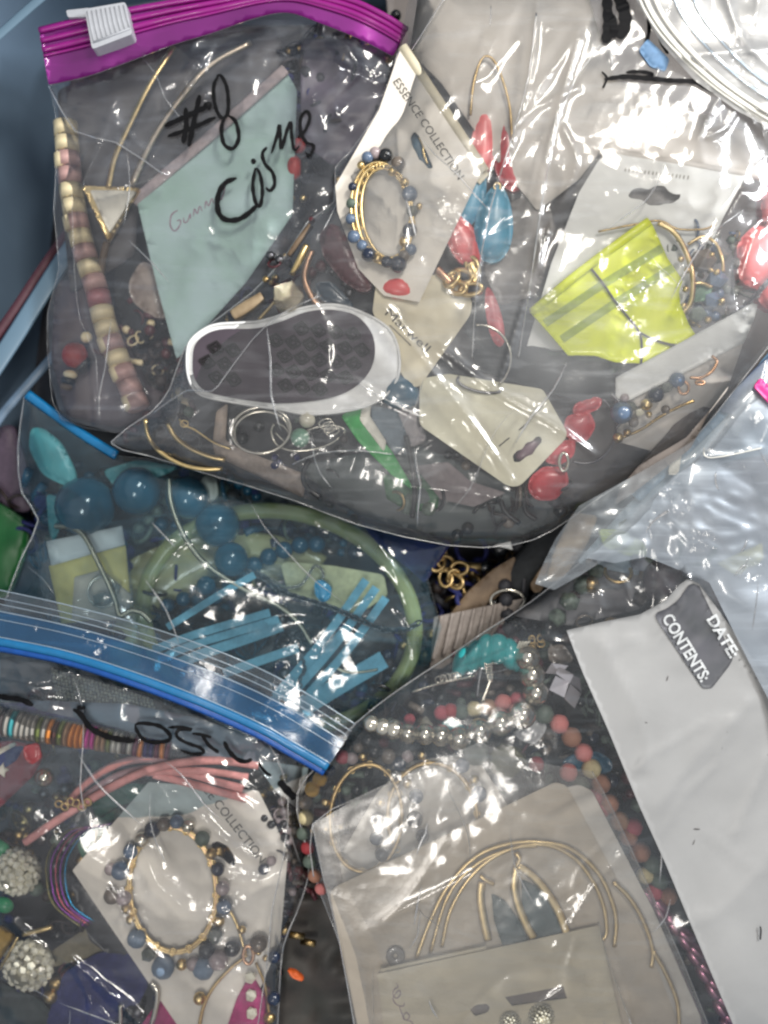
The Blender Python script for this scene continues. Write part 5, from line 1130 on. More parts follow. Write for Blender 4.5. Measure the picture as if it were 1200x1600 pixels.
# beads of bag E
sbk = thing('silver_bead_necklace', 'necklace of polished silver balls curling round turquoise discs', 'necklace', 720, 1120, 20)
for x, y, r in ((580, 1131, 11), (598, 1136, 12), (616, 1140, 13.5), (637, 1146, 13.5), (664, 1147, 14), (689, 1149, 14.5), (717, 1154, 15.5), (749, 1142, 17), (782, 1129, 17.5), (816, 1117, 18.5), (837, 1082, 17), (831, 1055, 17), (824, 1028, 16.5)): bead(sbk, x, y, 32, r * 1.18, m_silver)
tq = thing('turquoise_discs', 'stack of turquoise disc beads above the silver balls', 'bead strand', 770, 1020, 14)
for x, y, rx, ry, rt in ((722, 1034, 14, 26, 20), (740, 1026, 15, 27, 14), (758, 1018, 16, 28, 8), (778, 1014, 20, 24, 0), (797, 1022, 16, 25, -8), (806, 1028, 10, 22, -4)): bead(tq, x, y, 14, 20, m_turq, 'smooth', rx, ry, 18, rt)
for q in range(4): tube('tassel', [(808 + q * 4, 1014, 24), (811 + q * 4, 1006, 26), (813 + q * 5, 1002, 27)], 1.6, m_white, tq, n=5)
mx = thing('mixed_bead_necklace', 'long strand of matte pink, tan, cream and grey stone beads beside the white panel', 'necklace', 900, 1200, 10)
MB_ = dict(p=m_mpink, t=m_mtan, b=m_mbrown, c=m_mcream, g=m_mgreen, r=m_mred, o=m_mrose)
for x, y, r, c in ((690, 1114, 12, 'o'), (704, 1111, 12, 'r'), (721, 1112, 12, 'g'), (741, 1108, 12.5, 'c'), (763, 1105, 13, 't'), (786, 1098, 13.5, 'p'), (808, 1093, 12, 'o'), (850, 1116, 15, 'g'), (874, 1131, 14.5, 'p'), (893, 1152, 15.5, 'b'), (912, 1176, 14, 'p'), (924, 1201, 15, 'c'), (939, 1225, 15, 'b'), (906, 1228, 15, 'g'), (928, 1246, 13, 'o'), (952, 1256, 15, 'b'), (940, 1266, 12, 'r'), (968, 1283, 15, 't'), (990, 1292, 14, 'o'), (982, 1308, 14, 'b'), (1000, 1331, 16, 'b'), (1020, 1350, 15, 'g'), (1008, 1368, 13, 'c'), (1030, 1376, 14, 'g'), (1022, 1394, 13, 'o'), (1044, 1400, 14, 'b'),
        (640, 1124, 9, 'o'), (838, 1194, 12, 'r'), (888, 1207, 14, 'p')): bead(mx, x, y, 12, r, MB_[c], 'rough')
ls = thing('mixed_bead_necklace', 'strand of pink, yellow and tan beads along the left edge of the cloudy bag', 'necklace', 500, 1240, 6)
for x, y, r, m_ in ((535, 1183, 11, m_mrose), (550, 1185, 10, m_pearl), (500, 1217, 11.5, m_yellow), (488, 1233, 12, m_yellow), (478, 1254, 11.5, m_greybr), (478, 1277, 12.5, m_mcream), (474, 1302, 11, m_mgreen), (481, 1324, 11, m_mred), (484, 1346, 11, m_mgreen), (492, 1368, 11, m_mbrown), (502, 1388, 10, m_mpink), (516, 1205, 9, m_navy)): bead(ls, x, y, 14, r, m_, 'rough')
h2 = thing('beaded_hoop', 'gold bamboo hoop with dark beads, the left of the two under the small film edge', 'earring', 575, 1275, 16)
ring('hoop_wire', m_oldgold, h2, 572, 1278, 56, 84, 4.2, rot=4, h=22)
ring('hoop_wire', m_oldgold, h2, 676, 1278, 70, 86, 4.2, rot=-6, h=20, a0=150, a1=385)
for a in range(0, 360, 30):
    for cx, rx, ry, rt in ((572, 56, 84, 4), (676, 70, 86, -6)):
        e = ellipse(cx, 1278, rx, ry, rt, a, a + 1, 22, 1)[0]
        if cx > 600 and 30 < a < 150: continue
        ring('joint', m_gold, h2, e[0], e[1], 5.2, 5.2, 1.0, h=22, n=12, seg=5)
for x, y, r, m_ in ((567, 1182, 7, m_gold), (585, 1174, 13, m_blk), (607, 1182, 12, m_greybr), (637, 1182, 10, m_pearl), (659, 1180, 7.5, m_gold), (624, 1194, 13, m_navy), (509, 1254, 7, m_gold), (590, 1280, 12, m_navy), (594, 1254, 8, m_gold), (648, 1280, 13, m_navy), (650, 1244, 12, m_bluegrey), (637, 1225, 7.5, m_gold), (588, 1310, 11, m_bluegrey), (597, 1334, 12, m_navy), (741, 1218, 8, m_gold), (748, 1240, 13, m_bluegrey), (722, 1196, 12, m_bluegrey), (660, 1306, 11, m_navy), (575, 1158, 11, m_blk), (600, 1160, 9, m_maroon), (560, 1168, 8, m_greybr)): bead(h2, x, y, 20, r, m_)
tag(sheet('jewellery_card', rounded([(530, 1340), (590, 1238), (640, 1190), (740, 1176), (820, 1300), (700, 1400), (540, 1400)], 5), plane((530, 1340, 4), (640, 1190, 4), (820, 1300, 2)), 2, m_card2), 'ivory card lying under the bamboo hoops', 'card')
cg = thing('crystal', 'large faceted clear crystal beside the left edge of the white panel', 'crystal', 880, 1070, 24)
F_ = [((852, 1052), (862, 1036), (888, 1040), (876, 1054)), ((874, 1042), (897, 1054), (890, 1068), (868, 1052)), ((868, 1056), (889, 1066), (882, 1090), (858, 1078)), ((891, 1068), (908, 1084), (898, 1107), (882, 1092)), ((893, 1054), (906, 1060), (909, 1082), (892, 1068))]
for k, q in enumerate(F_):
    zc = [30, 34, 33, 30, 26][k]; tl = [(-4, 4, 2, 0), (-2, 0, 2, 3), (2, 4, 0, -4), (5, 0, -6, 0), (0, -6, -8, 2)][k]
    V = [P(x, y, zc + dz) for (x, y), dz in zip(q, tl)] + [P(x, y, 8) for x, y in q]
    mesh('facet', V, [(3, 2, 1, 0), (4, 5, 6, 7)] + [(i, (i + 1) % 4, 4 + (i + 1) % 4, 4 + i) for i in range(4)], mat('aurora_crystal', (0.80, 0.78, 0.80), 0.08, 0.55, var=0.05, coat=1.0), cg, smooth=False)
tag(solid('oval_cabochon', [(878, 1190), (900, 1176), (935, 1174), (956, 1188), (958, 1202), (945, 1210), (900, 1204), (882, 1200)], 2, 8, m_tealsm, None, 8, bulge=7, grid=7), 'teal oval cabochon behind the cream and pink beads', 'stone')
tag(bead(None, 792, 1190, 6, 32, mat('moss_glass', (0.30, 0.31, 0.22), 0.15, col2=(0.45, 0.44, 0.30), scale=180, coat=0.5), 'facet', 32, 30, 22, 0, name='glass_nugget'), 'mossy green glass nugget below the silver balls', 'stone')
tag(solid('shell_chip', [(800, 1146), (828, 1128), (842, 1122), (856, 1134), (848, 1150), (836, 1164), (815, 1158)], 8, 8, mat('grey_shell', (0.66, 0.66, 0.66), 0.25, coat=0.4), None, 5, bulge=6, grid=6), 'pale grey shell chip right of the silver balls', 'shell')
tag(solid('turquoise_chip', [(690, 1128), (706, 1122), (728, 1136), (716, 1144), (694, 1140)], 10, 6, m_turq, None, 3, bulge=4, grid=5), 'turquoise chip tucked above the row of silver balls', 'stone')
tag(bead(None, 742, 1176, 8, 20, m_mgreen, 'rough', 22, 20, 15, name='round_stone'), 'muted green round stone left of the mossy nugget', 'stone')
tag(solid('arrow_charm', [(655, 1132), (665, 1118), (678, 1134), (668, 1138)], 12, 4, m_ivpearl, None, 1), 'small ivory arrowhead above the silver balls', 'charm')
kn = thing('wrapped_charm', 'silver wire wrapped dagger charm under the turquoise discs', 'charm', 762, 1060, 20)
for q in range(6): ring('wrap', m_silver, kn, 763 + q * .5, 1040 + q * 4, 6 - q * .4, 2.2, 1.2, rot=-10, h=28, n=14, seg=5)
tube('blade', [(768, 1058, 26), (760, 1080, 24), (754, 1096, 22)], 3, m_silver, kn, ry=1.4); tube('blade', [(752, 1046, 24), (748, 1070, 22), (746, 1090, 20)], 3.4, m_dksilver, kn, ry=1.6); tube('wire', [(752, 1028, 26), (760, 1038, 28), (772, 1036, 28)], 1.6, m_silver, kn)
kb = thing('silver_bar', 'slim silver bar with knotted wire left of the dagger charm', 'charm', 690, 1070, 22)
tube('bar', [(642, 1082, 24), (680, 1070, 26), (742, 1056, 26)], 1.8, m_silver, kb)
for q in range(5): ring('knot', m_silver, kb, 686 + q * 7, 1062 - q * 1.5, 6, 5, 1.2, rot=q * 50, h=28, n=14, seg=5)
ring('hoop', m_dksilver, kb, 778, 1042, 30, 7, 1.4, rot=-12, h=16)
tag(bead(None, 857, 986, 26, 16, m_blk, 'rough', 13, 17, 13, name='dark_bead'), 'black bead above the faceted crystal', 'bead')
cl = thing('chain_cluster', 'small knot of aged gold chain above the faceted crystal', 'chain', 838, 1005, 16)
for q in range(8): ring('link', m_oldgold, cl, 836 + 9 * math.cos(q * 2.1), 1006 + 11 * math.sin(q * 1.7), 6, 5, 1.5, rot=q * 37, h=14 + q, n=14, seg=5)
tag(solid('smoke_stone', [(856, 1010), (880, 1006), (898, 1030), (882, 1040), (858, 1034)], 10, 8, m_greybr, None, 6, bulge=6, grid=6), 'smoky grey stone between the black bead and the crystal', 'stone')
ps = thing('metallic_braid', 'purple and copper metallic braid running down beside the white panel', 'braid', 1080, 1500, 10)
bp_ = resample(cr([(1018, 1404, 14), (1036, 1428, 16), (1060, 1452, 16), (1082, 1482, 16), (1100, 1515, 16), (1120, 1550, 16), (1140, 1600, 14), (1160, 1660, 14)], 6), 15)
for i, q in enumerate(bp_): bead(ps, q[0] + (4 if i % 2 else -4), q[1], q[2], 14, m_purple, 'smooth', 19, 10, 11, 35 if i % 2 else 50)
bp2 = resample(cr([(1010, 1430, 4), (1036, 1480, 6), (1060, 1530, 6), (1090, 1600, 4), (1110, 1660, 4)], 6), 17)
for i, q in enumerate(bp2): bead(ps, q[0], q[1], q[2], 14, m_purple, 'smooth', 20, 11, 10, 60)
jumble('bead_jumble', 'jumble of dark, red and green stone beads deep in the cloudy bag', [(480, 1220), (560, 1140), (700, 1040), (830, 950), (900, 1000), (1000, 1250), (1130, 1560), (1140, 1640), (1000, 1640), (880, 1300), (860, 1220), (640, 1220), (520, 1400)], -40, -6, 260, [m_blk, m_dkbrown, m_maroon, m_mgreen, m_greybr, m_dkbrown, m_navy, m_blk, m_greybag], 31, 6, 14)
tag(solid('smoky_haze_sheet', [(800, 962), (915, 882), (1004, 800), (1080, 860), (1064, 905), (1000, 952), (890, 978)], 14, 3, mat('smoky_haze_grey', (0.44, 0.44, 0.45), 0.5, col2=(0.36, 0.35, 0.36), scale=30), None, 10, grid=12, wav=9), 'added smoky grey sheet for the haze between the white panel and the edge of the cloudy bag', 'liner')  # grey haze under the film, put in as a solid sheet
jumble('trinket_jumble', 'jumble of grey trinkets under the top of the cloudy bag', [(840, 950), (1000, 800), (1080, 880), (1040, 960), (900, 990)], 10, 24, 14, [m_greybr, m_dkbrown, m_greybag, m_mgreen, m_oldgold], 32, 8, 18)

# ---- small matte bag with carded hoops, at the bottom
Fp = clip_poly([(488, 1288), (560, 1246), (640, 1210), (750, 1160), (830, 1190), (925, 1205), (960, 1270), (1020, 1400), (1070, 1510), (1130, 1680), (560, 1680), (535, 1480), (505, 1370)])
HF0 = height(Fp, 50, 3, 30, amp=0.3, seed=81, dirn=-20, creases=[([(700, 1310), (640, 1400), (600, 1440)], 3, 8), ([(900, 1470), (885, 1540), (920, 1620)], 4, 3), ([(945, 1450), (975, 1540), (990, 1620)], 5, 2.5), ([(960, 1300), (900, 1370), (910, 1440)], 4, 3)])
HF = lambda x, y: np.maximum(HF0(x, y), 49)
bagF = thing('small_bag', 'small matte clear bag of carded hoops and studs at the bottom', 'plastic bag', 780, 1430, 45)
film('front_film', Fp, HF, f_F, bagF, smooth_n=2)
folds(Fp, HF, m_seam, bagF, 14, 70, 7)
film('back_film', Fp, height(Fp, 27, -1, 40, 0.2, 18), f_back, bagF, step=14, smooth_n=2)
seam('seam', [(490, 1370), (488, 1288), (560, 1246), (640, 1210), (750, 1160)], HF, 1.4, m_seam, bagF, w=2)
seam('seam', [(925, 1205), (960, 1270), (1020, 1400), (1070, 1510), (1130, 1660)], HF, 1.4, m_seam, bagF, w=2)
seam('seam', [(488, 1288), (505, 1370), (530, 1470), (560, 1640)], HF, 1.4, m_seam, bagF, w=2)
seam('seam', [(935, 1440), (950, 1500), (975, 1570), (1000, 1640)], HF, 1.6, m_seam, bagF, w=2)
Hc1 = plane((515, 1395, 34), (880, 1222, 34), (900, 1600, 34))
tc1 = thing('jewellery_card', 'large taupe card with rounded corners behind the fan of gold hoops', 'card', 780, 1420, 34)
sheet('card_face', rounded([(514, 1390), (690, 1308), (868, 1222), (886, 1228), (1000, 1440), (1090, 1680), (575, 1680)], [16, 3, 14, 10, 3, 3, 3]), Hc1, 2, m_taupe, tc1)
tag(sheet('jewellery_card', rounded([(880, 1232), (905, 1226), (925, 1236), (1020, 1420), (1095, 1590), (1100, 1680), (1020, 1680)], 6), lambda x, y: 31 + 0 * np.asarray(x, float), 2, m_card2), 'pale card edge showing right of the large taupe card', 'card')
fh = thing('hoop_earring', 'fan of slim gold hoops arching over the taupe card', 'earring', 840, 1400, 42)
for pts, r_ in (([(650, 1498), (672, 1440), (700, 1385), (745, 1338), (800, 1318), (860, 1318), (900, 1332), (935, 1365), (955, 1405), (963, 1440), (960, 1480)], 2.6),
                ([(690, 1480), (705, 1420), (740, 1365), (790, 1330), (850, 1320), (896, 1340), (925, 1375), (943, 1415), (948, 1455), (942, 1470)], 2.4),
                ([(672, 1490), (700, 1400), (745, 1350), (800, 1326), (840, 1322)], 2.2),
                ([(958, 1378), (985, 1405), (1008, 1445), (1020, 1485), (1018, 1512)], 2.6),
                ([(1020, 1485), (1040, 1520), (1058, 1565), (1062, 1610)], 2.6)):
    tube('hoop_wire', [(a, b, 41) for a, b in pts], r_ * 1.35, m_gold, fh, ry=2)
lf = thing('leaf_earring', 'gold framed leaf drops with dark teal inlay above the lower cream card', 'earring', 830, 1410, 40)
for pts in ([(808, 1352), (804, 1385), (810, 1415), (822, 1445), (834, 1466)], [(808, 1352), (835, 1372), (858, 1400), (875, 1430), (888, 1466)], [(753, 1378), (751, 1405), (756, 1440), (763, 1470)]):
    tube('frame', [(a, b, 41) for a, b in pts], 6.5, m_gold, lf, ry=2.0)
solid('inlay', [(815, 1374), (838, 1385), (862, 1412), (880, 1462), (832, 1474), (816, 1430)], 38.5, 2, mat('dark_teal_shell', (0.22, 0.32, 0.33), 0.35, col2=(0.34, 0.42, 0.42), scale=90), lf, 2)
solid('inlay', [(768, 1396), (790, 1408), (812, 1440), (826, 1470), (786, 1480), (772, 1440)], 38.5, 2, mat('dark_teal_shell', None), lf, 2)
tube('hanger', [(806, 1332, 42), (812, 1342, 43), (806, 1354, 42)], 4, m_gold, lf); tube('hanger', [(750, 1368, 42), (760, 1376, 43), (772, 1382, 42)], 3.4, m_gold, lf)
cc2 = thing('jewellery_card', 'lower cream card with mauve script and rhinestone studs', 'card', 780, 1560, 40)
Hc2 = plane((590, 1520, 43), (935, 1448, 43), (780, 1680, 43))
h_a = rounded([(734, 1578), (744, 1570), (760, 1568), (766, 1574), (762, 1582), (742, 1588)], 3); h_b = [(789, 1558), (880, 1541), (886, 1560), (800, 1572)]
sheet('card_face', rounded([(590, 1522), (935, 1446), (990, 1680), (608, 1680)], 4), Hc2, 2, m_creamcard, cc2, holes=[h_a, h_b])
seam('embossed_edge', [(594, 1516), (760, 1480)], Hc2, 0.6, m_creamcard, cc2, w=3, sm=1)
tag(solid('grey_card_piece', [(725, 1560), (895, 1530), (900, 1590), (730, 1600)], 39, 1.5, mat('mauve_grey_card', (0.44, 0.39, 0.37), 0.6)), 'mauve grey card showing through the slots of the lower cream card', 'card')
ink([([(619, 1536), (622, 1542), (616, 1546), (614, 1554), (620, 1560), (626, 1552), (622, 1548), (614, 1560), (620, 1570), (630, 1572), (632, 1566)], 1.8), ([(624, 1572), (628, 1584), (634, 1594), (640, 1588), (634, 1582), (630, 1592), (642, 1596), (648, 1606)], 1.8)], Hc2, 2, m_script, cc2, lift=0.9)
tag(ring('pressed_mark', m_greybr, None, 618, 1494, 9, 10, 6, h=37.5, rry=1.2, n=20), 'brownish round punch mark near the left end of the taupe card', 'mark')
rs_ = thing('stud_earring', 'pair of round rhinestone studs on the lower cream card', 'earring', 815, 1590, 46)
def gemball(parent, cx, cy, h, r, n=70, gr=4.6, seed=2):
    bead(parent, cx, cy, h, r * .93, m_gembase, 'smooth', name='setting'); mb = MB(); V, F = prim('ico1'); big_ = gr > 5
    for i in range(n):
        z = 1 - 2 * (i + .5) / n
        if z < -0.2: continue
        a = i * 2.399963; rr_ = math.sqrt(1 - z * z)
        if big_: bead(parent, cx + r * rr_ * math.cos(a), cy + r * rr_ * math.sin(a), h + r * z, gr, m_gem, 'gem', name='rhinestone', rot=i * 37, tilt=i * 23); continue
        mb.add(V * gr * S + np.array(P(cx + r * rr_ * math.cos(a), cy + r * rr_ * math.sin(a), h + r * z)), F)
    if not big_: mb.build('rhinestone_paving', m_gem, parent, smooth=False)
gemball(rs_, 797, 1598, 40, 17, 120, 2.2); gemball(rs_, 846, 1588, 40, 20, 140, 2.3)

# ================================================================ BAG D: lower left bag marked COSTUME
Dp = clip_poly([(-60, 1000), (0, 1010), (100, 1028), (200, 1058), (300, 1090), (400, 1130), (480, 1168), (470, 1215), (466, 1260), (480, 1320), (482, 1370), (462, 1430), (442, 1480), (436, 1560), (432, 1680), (-60, 1680)])
HD = height(Dp, 6, 26, 28, amp=0.75, seed=92, dirn=35, big=80, creases=[
    ([(20, 1440), (65, 1478), (115, 1505), (170, 1550), (228, 1610)], 16, 5), ([(190, 1350), (215, 1290), (260, 1265), (310, 1275), (350, 1310), (400, 1345)], 10, 4), ([(0, 1070), (60, 1065), (110, 1050)], 10, 7), ([(30, 1050), (60, 1085), (120, 1090)], 9, 6),
    ([(165, 1385), (190, 1420), (200, 1455)], 8, 3), ([(110, 1500), (140, 1560), (140, 1600)], 10, 4), ([(440, 1240), (452, 1330), (430, 1420), (425, 1500)], 9, 5), ([(380, 1190), (420, 1220), (440, 1260)], 8, 4), ([(350, 1370), (400, 1380), (440, 1360)], 7, 4), ([(230, 1100), (260, 1120), (280, 1150)], 6, 2)],
    bumps=[(60, 1060, 8, 50), (400, 1250, 6, 50)])
bagD = thing('zip_bag', 'crisp clear bag at lower left with blue zip lines and black marker lettering', 'plastic bag', 220, 1300, 20)
film('front_film', Dp, HD, f_D, bagD, smooth_n=3)
folds(Dp, HD, m_seam, bagD, 26, 60, 8)
film('back_film', Dp, height(Dp, -50, -6, 60, 0.6, 19), f_back, bagD, step=12, smooth_n=3)
seam('seam', [(470, 1215), (466, 1260), (480, 1320), (482, 1370), (462, 1430), (442, 1480), (436, 1560), (432, 1640)], HD, 1.5, m_seam, bagD, w=2.5)
seam('seam', [(400, 1130), (430, 1180), (450, 1240), (445, 1330), (425, 1420), (418, 1500), (400, 1620)], HD, 1.3, m_seam, bagD, w=2)
# zip band
Tc = cr([(-40, 914), (0, 922), (100, 944), (200, 970), (300, 1002), (400, 1042), (480, 1084), (556, 1132)], 8)[:, :2]
Bc = cr([(-40, 1008), (0, 1014), (100, 1034), (200, 1066), (300, 1104), (400, 1148), (450, 1176), (506, 1208)], 8)[:, :2]
zband = [tuple(q) for q in Tc] + [tuple(q) for q in Bc[::-1]]
Hzb = lambda x, y: 34 + 4 * vn(np.atleast_1d(np.asarray(x, float)), np.atleast_1d(np.asarray(y, float)), 90, 3)
mid = between(Tc, Bc, 0.34)
film('zip_lip', [tuple(q) for q in Tc] + [tuple(q) for q in mid[::-1]], Hzb, f_D, bagD, closed_cr=False, step=5)
film('zip_band', [tuple(q) for q in mid] + [tuple(q) for q in Bc[::-1]], Hzb, f_blue, bagD, closed_cr=False, step=5, lift=0.3)
for t_, r_, w_, m_ in ((0.0, 0.8, 1.1, m_ridge), (0.14, 0.6, 0.8, m_ridge), (0.24, 0.6, 0.9, m_ridge), (0.36, 0.8, 1.1, m_ridge), (0.50, 0.6, 0.8, m_ridge), (0.80, 0.9, 1.3, m_ridge)):
    seam('zip_ridge', between(Tc, Bc, t_), Hzb, r_, m_, bagD, w=w_, lift=1.4, sm=1)
seam('zip_track', between(Tc, Bc, 0.88), Hzb, 4.5, m_seamblue, bagD, w=7, lift=1, sm=1)
seam('zip_track', between(Tc, Bc, 0.985), Hzb, 4, mat('deep_blue_zip_plastic', (0.04, 0.30, 0.60), 0.3), bagD, w=6, lift=-1, sm=1)
ink([([(-10, 1086), (10, 1090), (32, 1093), (52, 1102)], 9), ([(114, 1108), (126, 1116), (140, 1136), (160, 1148), (185, 1155), (212, 1158)], 9), ([(120, 1106), (134, 1106)], 7),
     ([(211, 1132), (222, 1130), (248, 1134), (264, 1146), (264, 1156), (245, 1160), (225, 1156), (214, 1142), (211, 1132)], 6.5), ([(262, 1137), (280, 1136), (300, 1140), (280, 1140), (276, 1150), (290, 1160), (312, 1168), (318, 1176), (300, 1178), (282, 1172)], 5.5),
     ([(300, 1146), (316, 1148), (330, 1152)], 5), ([(316, 1148), (326, 1164), (342, 1176)], 6), ([(350, 1158), (357, 1172), (370, 1186), (384, 1190), (394, 1186)], 7), ([(404, 1192), (414, 1206), (424, 1212)], 5), ([(436, 1220), (446, 1232), (462, 1248)], 12)], HD, 7, m_ink, bagD)
# contents of D
tag(solid('blue_grey_haze', [(40, 1094), (200, 1100), (300, 1120), (400, 1150), (440, 1180), (400, 1196), (330, 1186), (270, 1166), (180, 1136), (60, 1110)], 14, 2, mat('blue_grey_haze', (0.46, 0.49, 0.54), 0.5, var=0.08, scale=40), None, 3, grid=9, wav=4), 'added blue grey sheet for the haze directly behind the marker lettering of the lower left bag', 'liner')  # pale haze behind the lettering, added as a coloured sheet
hb = thing('disc_bracelet', 'bracelet of thin multicoloured clay discs under the marker lettering', 'bracelet', 130, 1145, 8)
hcols = {}
def hc(n, c): return mat('clay_' + n, c, 0.55, var=0.05, scale=300)
HC_ = dict(g=hc('grey', (0.70, 0.68, 0.64)), d=hc('charcoal', (0.34, 0.32, 0.32)), t=hc('aqua', (0.30, 0.68, 0.70)), o=hc('olive', (0.48, 0.52, 0.30)), O=hc('orange', (0.95, 0.60, 0.30)), b=hc('brown', (0.36, 0.26, 0.24)), n=hc('tan', (0.70, 0.56, 0.44)), m=hc('magenta', (0.86, 0.26, 0.66)), w=hc('white', (0.84, 0.84, 0.80)), v=hc('navy', (0.20, 0.20, 0.46)), r=hc('wine', (0.44, 0.20, 0.30)))
seq = 'ggdgtggggogObonOOOmmnnowwdwrOvvrOr'
hp = resample(cr([(-14, 1124, 8), (30, 1133, 8), (80, 1142, 8), (130, 1150, 8), (180, 1158, 8), (225, 1166, 6), (268, 1172, 4)], 8), 287 / len(seq))
for i in range(min(len(seq), len(hp) - 1)):
    a, b = hp[i], hp[i + 1]; md_ = (a + b) / 2; ang = math.degrees(math.atan2(b[1] - a[1], b[0] - a[0])) + R.uniform(-4, 4)
    o = link('disc', ball_mesh('drum', HC_[seq[i]]), hb, P(md_[0], md_[1] + R.uniform(-1, 1), md_[2])); r_ = 22.5 - 6.5 * i / len(seq)
    o.scale = (r_ * S, r_ * S, 4.0 * S); o.rotation_euler = (Matrix.Rotation(-math.radians(ang), 3, 'Z') @ Matrix.Rotation(math.pi / 2, 3, 'Y')).to_euler()
pc = thing('cord_bundle', 'bundle of pink round cords curving above the second carded bangle', 'cord', 250, 1230, 16)
for pts in ([(404, 1196, 12), (365, 1190, 14), (330, 1188, 16), (280, 1192, 18), (225, 1206, 18), (165, 1235, 16), (100, 1275, 14), (39, 1316, 10)], [(388, 1214, 8), (340, 1206, 10), (290, 1204, 12), (240, 1206, 12)], [(380, 1233, 6), (330, 1218, 8), (280, 1206, 10), (230, 1206, 12)],
            [(385, 1248, 4), (340, 1236, 6), (290, 1222, 8), (240, 1210, 10)], [(262, 1186, 6), (215, 1186, 8), (170, 1200, 8), (130, 1228, 6), (104, 1258, 2)], [(240, 1200, 4), (190, 1210, 4), (140, 1240, 2), (110, 1270, 0)]):
    tube('cord', pts, 6.6, m_pinkcord, pc)
gk = thing('clasp', 'small aged gold clasp on the pink cords', 'clasp', 115, 1262, 20)
for q in range(6): ring('link', m_oldgold, gk, 92 + q * 9, 1256 + 5 * math.sin(q * 2), 6, 5, 2, rot=q * 45, h=22, n=14, seg=5)
e2 = thing('jewellery_card', 'ivory card with partly hidden lettering holding the blue and silver beaded bangle', 'card', 300, 1400, 2)
H2 = plane((113, 1360, 0), (400, 1240, 0), (340, 1620, 0))
sheet('card_face', rounded([(113, 1360), (232, 1222), (404, 1236), (450, 1330), (438, 1470), (350, 1680), (330, 1680)], 3), H2, 2, m_card2, e2, holes=[rounded([(330, 1318), (340, 1314), (356, 1322), (370, 1344), (366, 1354), (356, 1350), (346, 1340), (334, 1336)], 4)])
write('ESSENCE COLLECTION', 283, 1192, 52, 20, H2, m_print, e2, length=200)
b2 = thing('beaded_bangle', 'gold bangle ringed with blue, silver and black beads at lower left', 'bangle', 270, 1400, 10)
for k, (rx, ry) in enumerate(((66, 96), (70, 100))): ring('wire', m_gold, b2, 270, 1390, rx, ry, 2.6, rot=-4, h=10 + k, n=60)
ring('band', m_rose, b2, 270, 1390, 68, 98, 3.2, rot=-4, h=8, rry=5, n=60)
for a in range(8, 360, 22):
    e = ellipse(270, 1390, 68, 98, -4, a, a + 1, 13, 1)[0]; ring('coil', m_gold, b2, e[0], e[1], 6, 5, 1.2, rot=a, h=13, n=12, seg=5)
for x, y, r, m_, kd in ((188, 1360, 15, m_bluegrey, 's'), (173, 1358, 10, m_pearl, 's'), (204, 1330, 12, m_bluegrey, 's'), (222, 1312, 12, m_silver, 's'), (238, 1296, 13, m_navy, 's'), (256, 1288, 11, m_greybr, 's'), (276, 1284, 11, m_bluegrey, 's'), (294, 1290, 11, m_silver, 's'), (316, 1310, 12, m_mgreen, 's'), (330, 1334, 9, m_oldgold, 's'), (340, 1358, 11, m_navy, 's'), (348, 1388, 11.5, m_pearl, 's'), (350, 1417, 12.5, m_bluegrey, 's'), (343, 1440, 8, m_gold, 's'), (337, 1462, 12, m_clearg, 's'), (323, 1485, 13, m_blk, 's'), (363, 1482, 12.5, m_blk, 's'), (341, 1500, 16, m_pearl, 's'), (318, 1513, 17, m_bluerough, 'r'), (302, 1506, 11, m_pearl, 's'), (284, 1507, 9, m_gold, 's'), (255, 1511, 18, m_bluerough, 'r'), (232, 1492, 12, m_clearg, 'f'), (214, 1466, 15, m_bluerough, 'r'), (204, 1437, 7.5, m_gold, 's'), (193, 1402, 13, m_pearl, 's'), (175, 1400, 13, m_greybr, 's'), (197, 1420, 8, m_oldgold, 's')):
    bead(b2, x, y, 12 if r > 8 else 15, r, m_, {'s': 'smooth', 'r': 'rough', 'f': 'facet'}[kd])
b3 = thing('beaded_bangle', 'thin gold bangle crossing under the blue and silver one at the bottom edge', 'bangle', 360, 1540, 10)
tube('wire', [(352, 1410, 8), (368, 1440, 9), (378, 1470, 10), (384, 1492, 12)], 2.4, m_gold, b3)
tube('wire', [(386, 1492, 10), (358, 1515, 10), (332, 1545, 10), (316, 1580, 9), (306, 1640, 8)], 2.8, m_gold, b3)
tube('wire', [(400, 1504, 8), (414, 1540, 8), (420, 1590, 8), (416, 1650, 8)], 2.6, m_oldgold, b3)
ring('hub', m_rose, b3, 388, 1492, 8, 14, 3, h=16, n=20)
for x, y, r, m_ in ((378, 1453, 6.5, m_gold), (404, 1474, 14, m_greybr), (415, 1497, 5, m_gold), (428, 1495, 10, m_navy), (312, 1560, 10, m_gold), (427, 1560, 11, m_navy), (421, 1590, 9, m_oldgold), (404, 1488, 5, m_gold), (412, 1358, 9, m_navy), (424, 1345, 8, m_pearl)): bead(b3, x, y, 12, r, m_)
tag(solid('magenta_petal', [(222, 1600), (250, 1560), (275, 1590), (290, 1660), (210, 1660)], -6, 6, m_magenta, None, 6, bulge=5, grid=8), 'magenta petal shape left of the bottom of the ivory card', 'petal')
tag(solid('magenta_petal', [(340, 1650), (370, 1560), (392, 1520), (415, 1560), (414, 1660)], 4, 5, m_magenta, None, 6, bulge=4, grid=8), 'magenta petal shape at the bottom between the gold wires', 'petal')
rw = thing('rhinestone_row', 'short row of rhinestones on the magenta petal', 'trim', 390, 1560, 10)
for y in (1528, 1556, 1584, 1612): bead(rw, 391 + (y - 1528) * .04, y, 12, 9, m_gem, 'facet', 9, 11, 6)
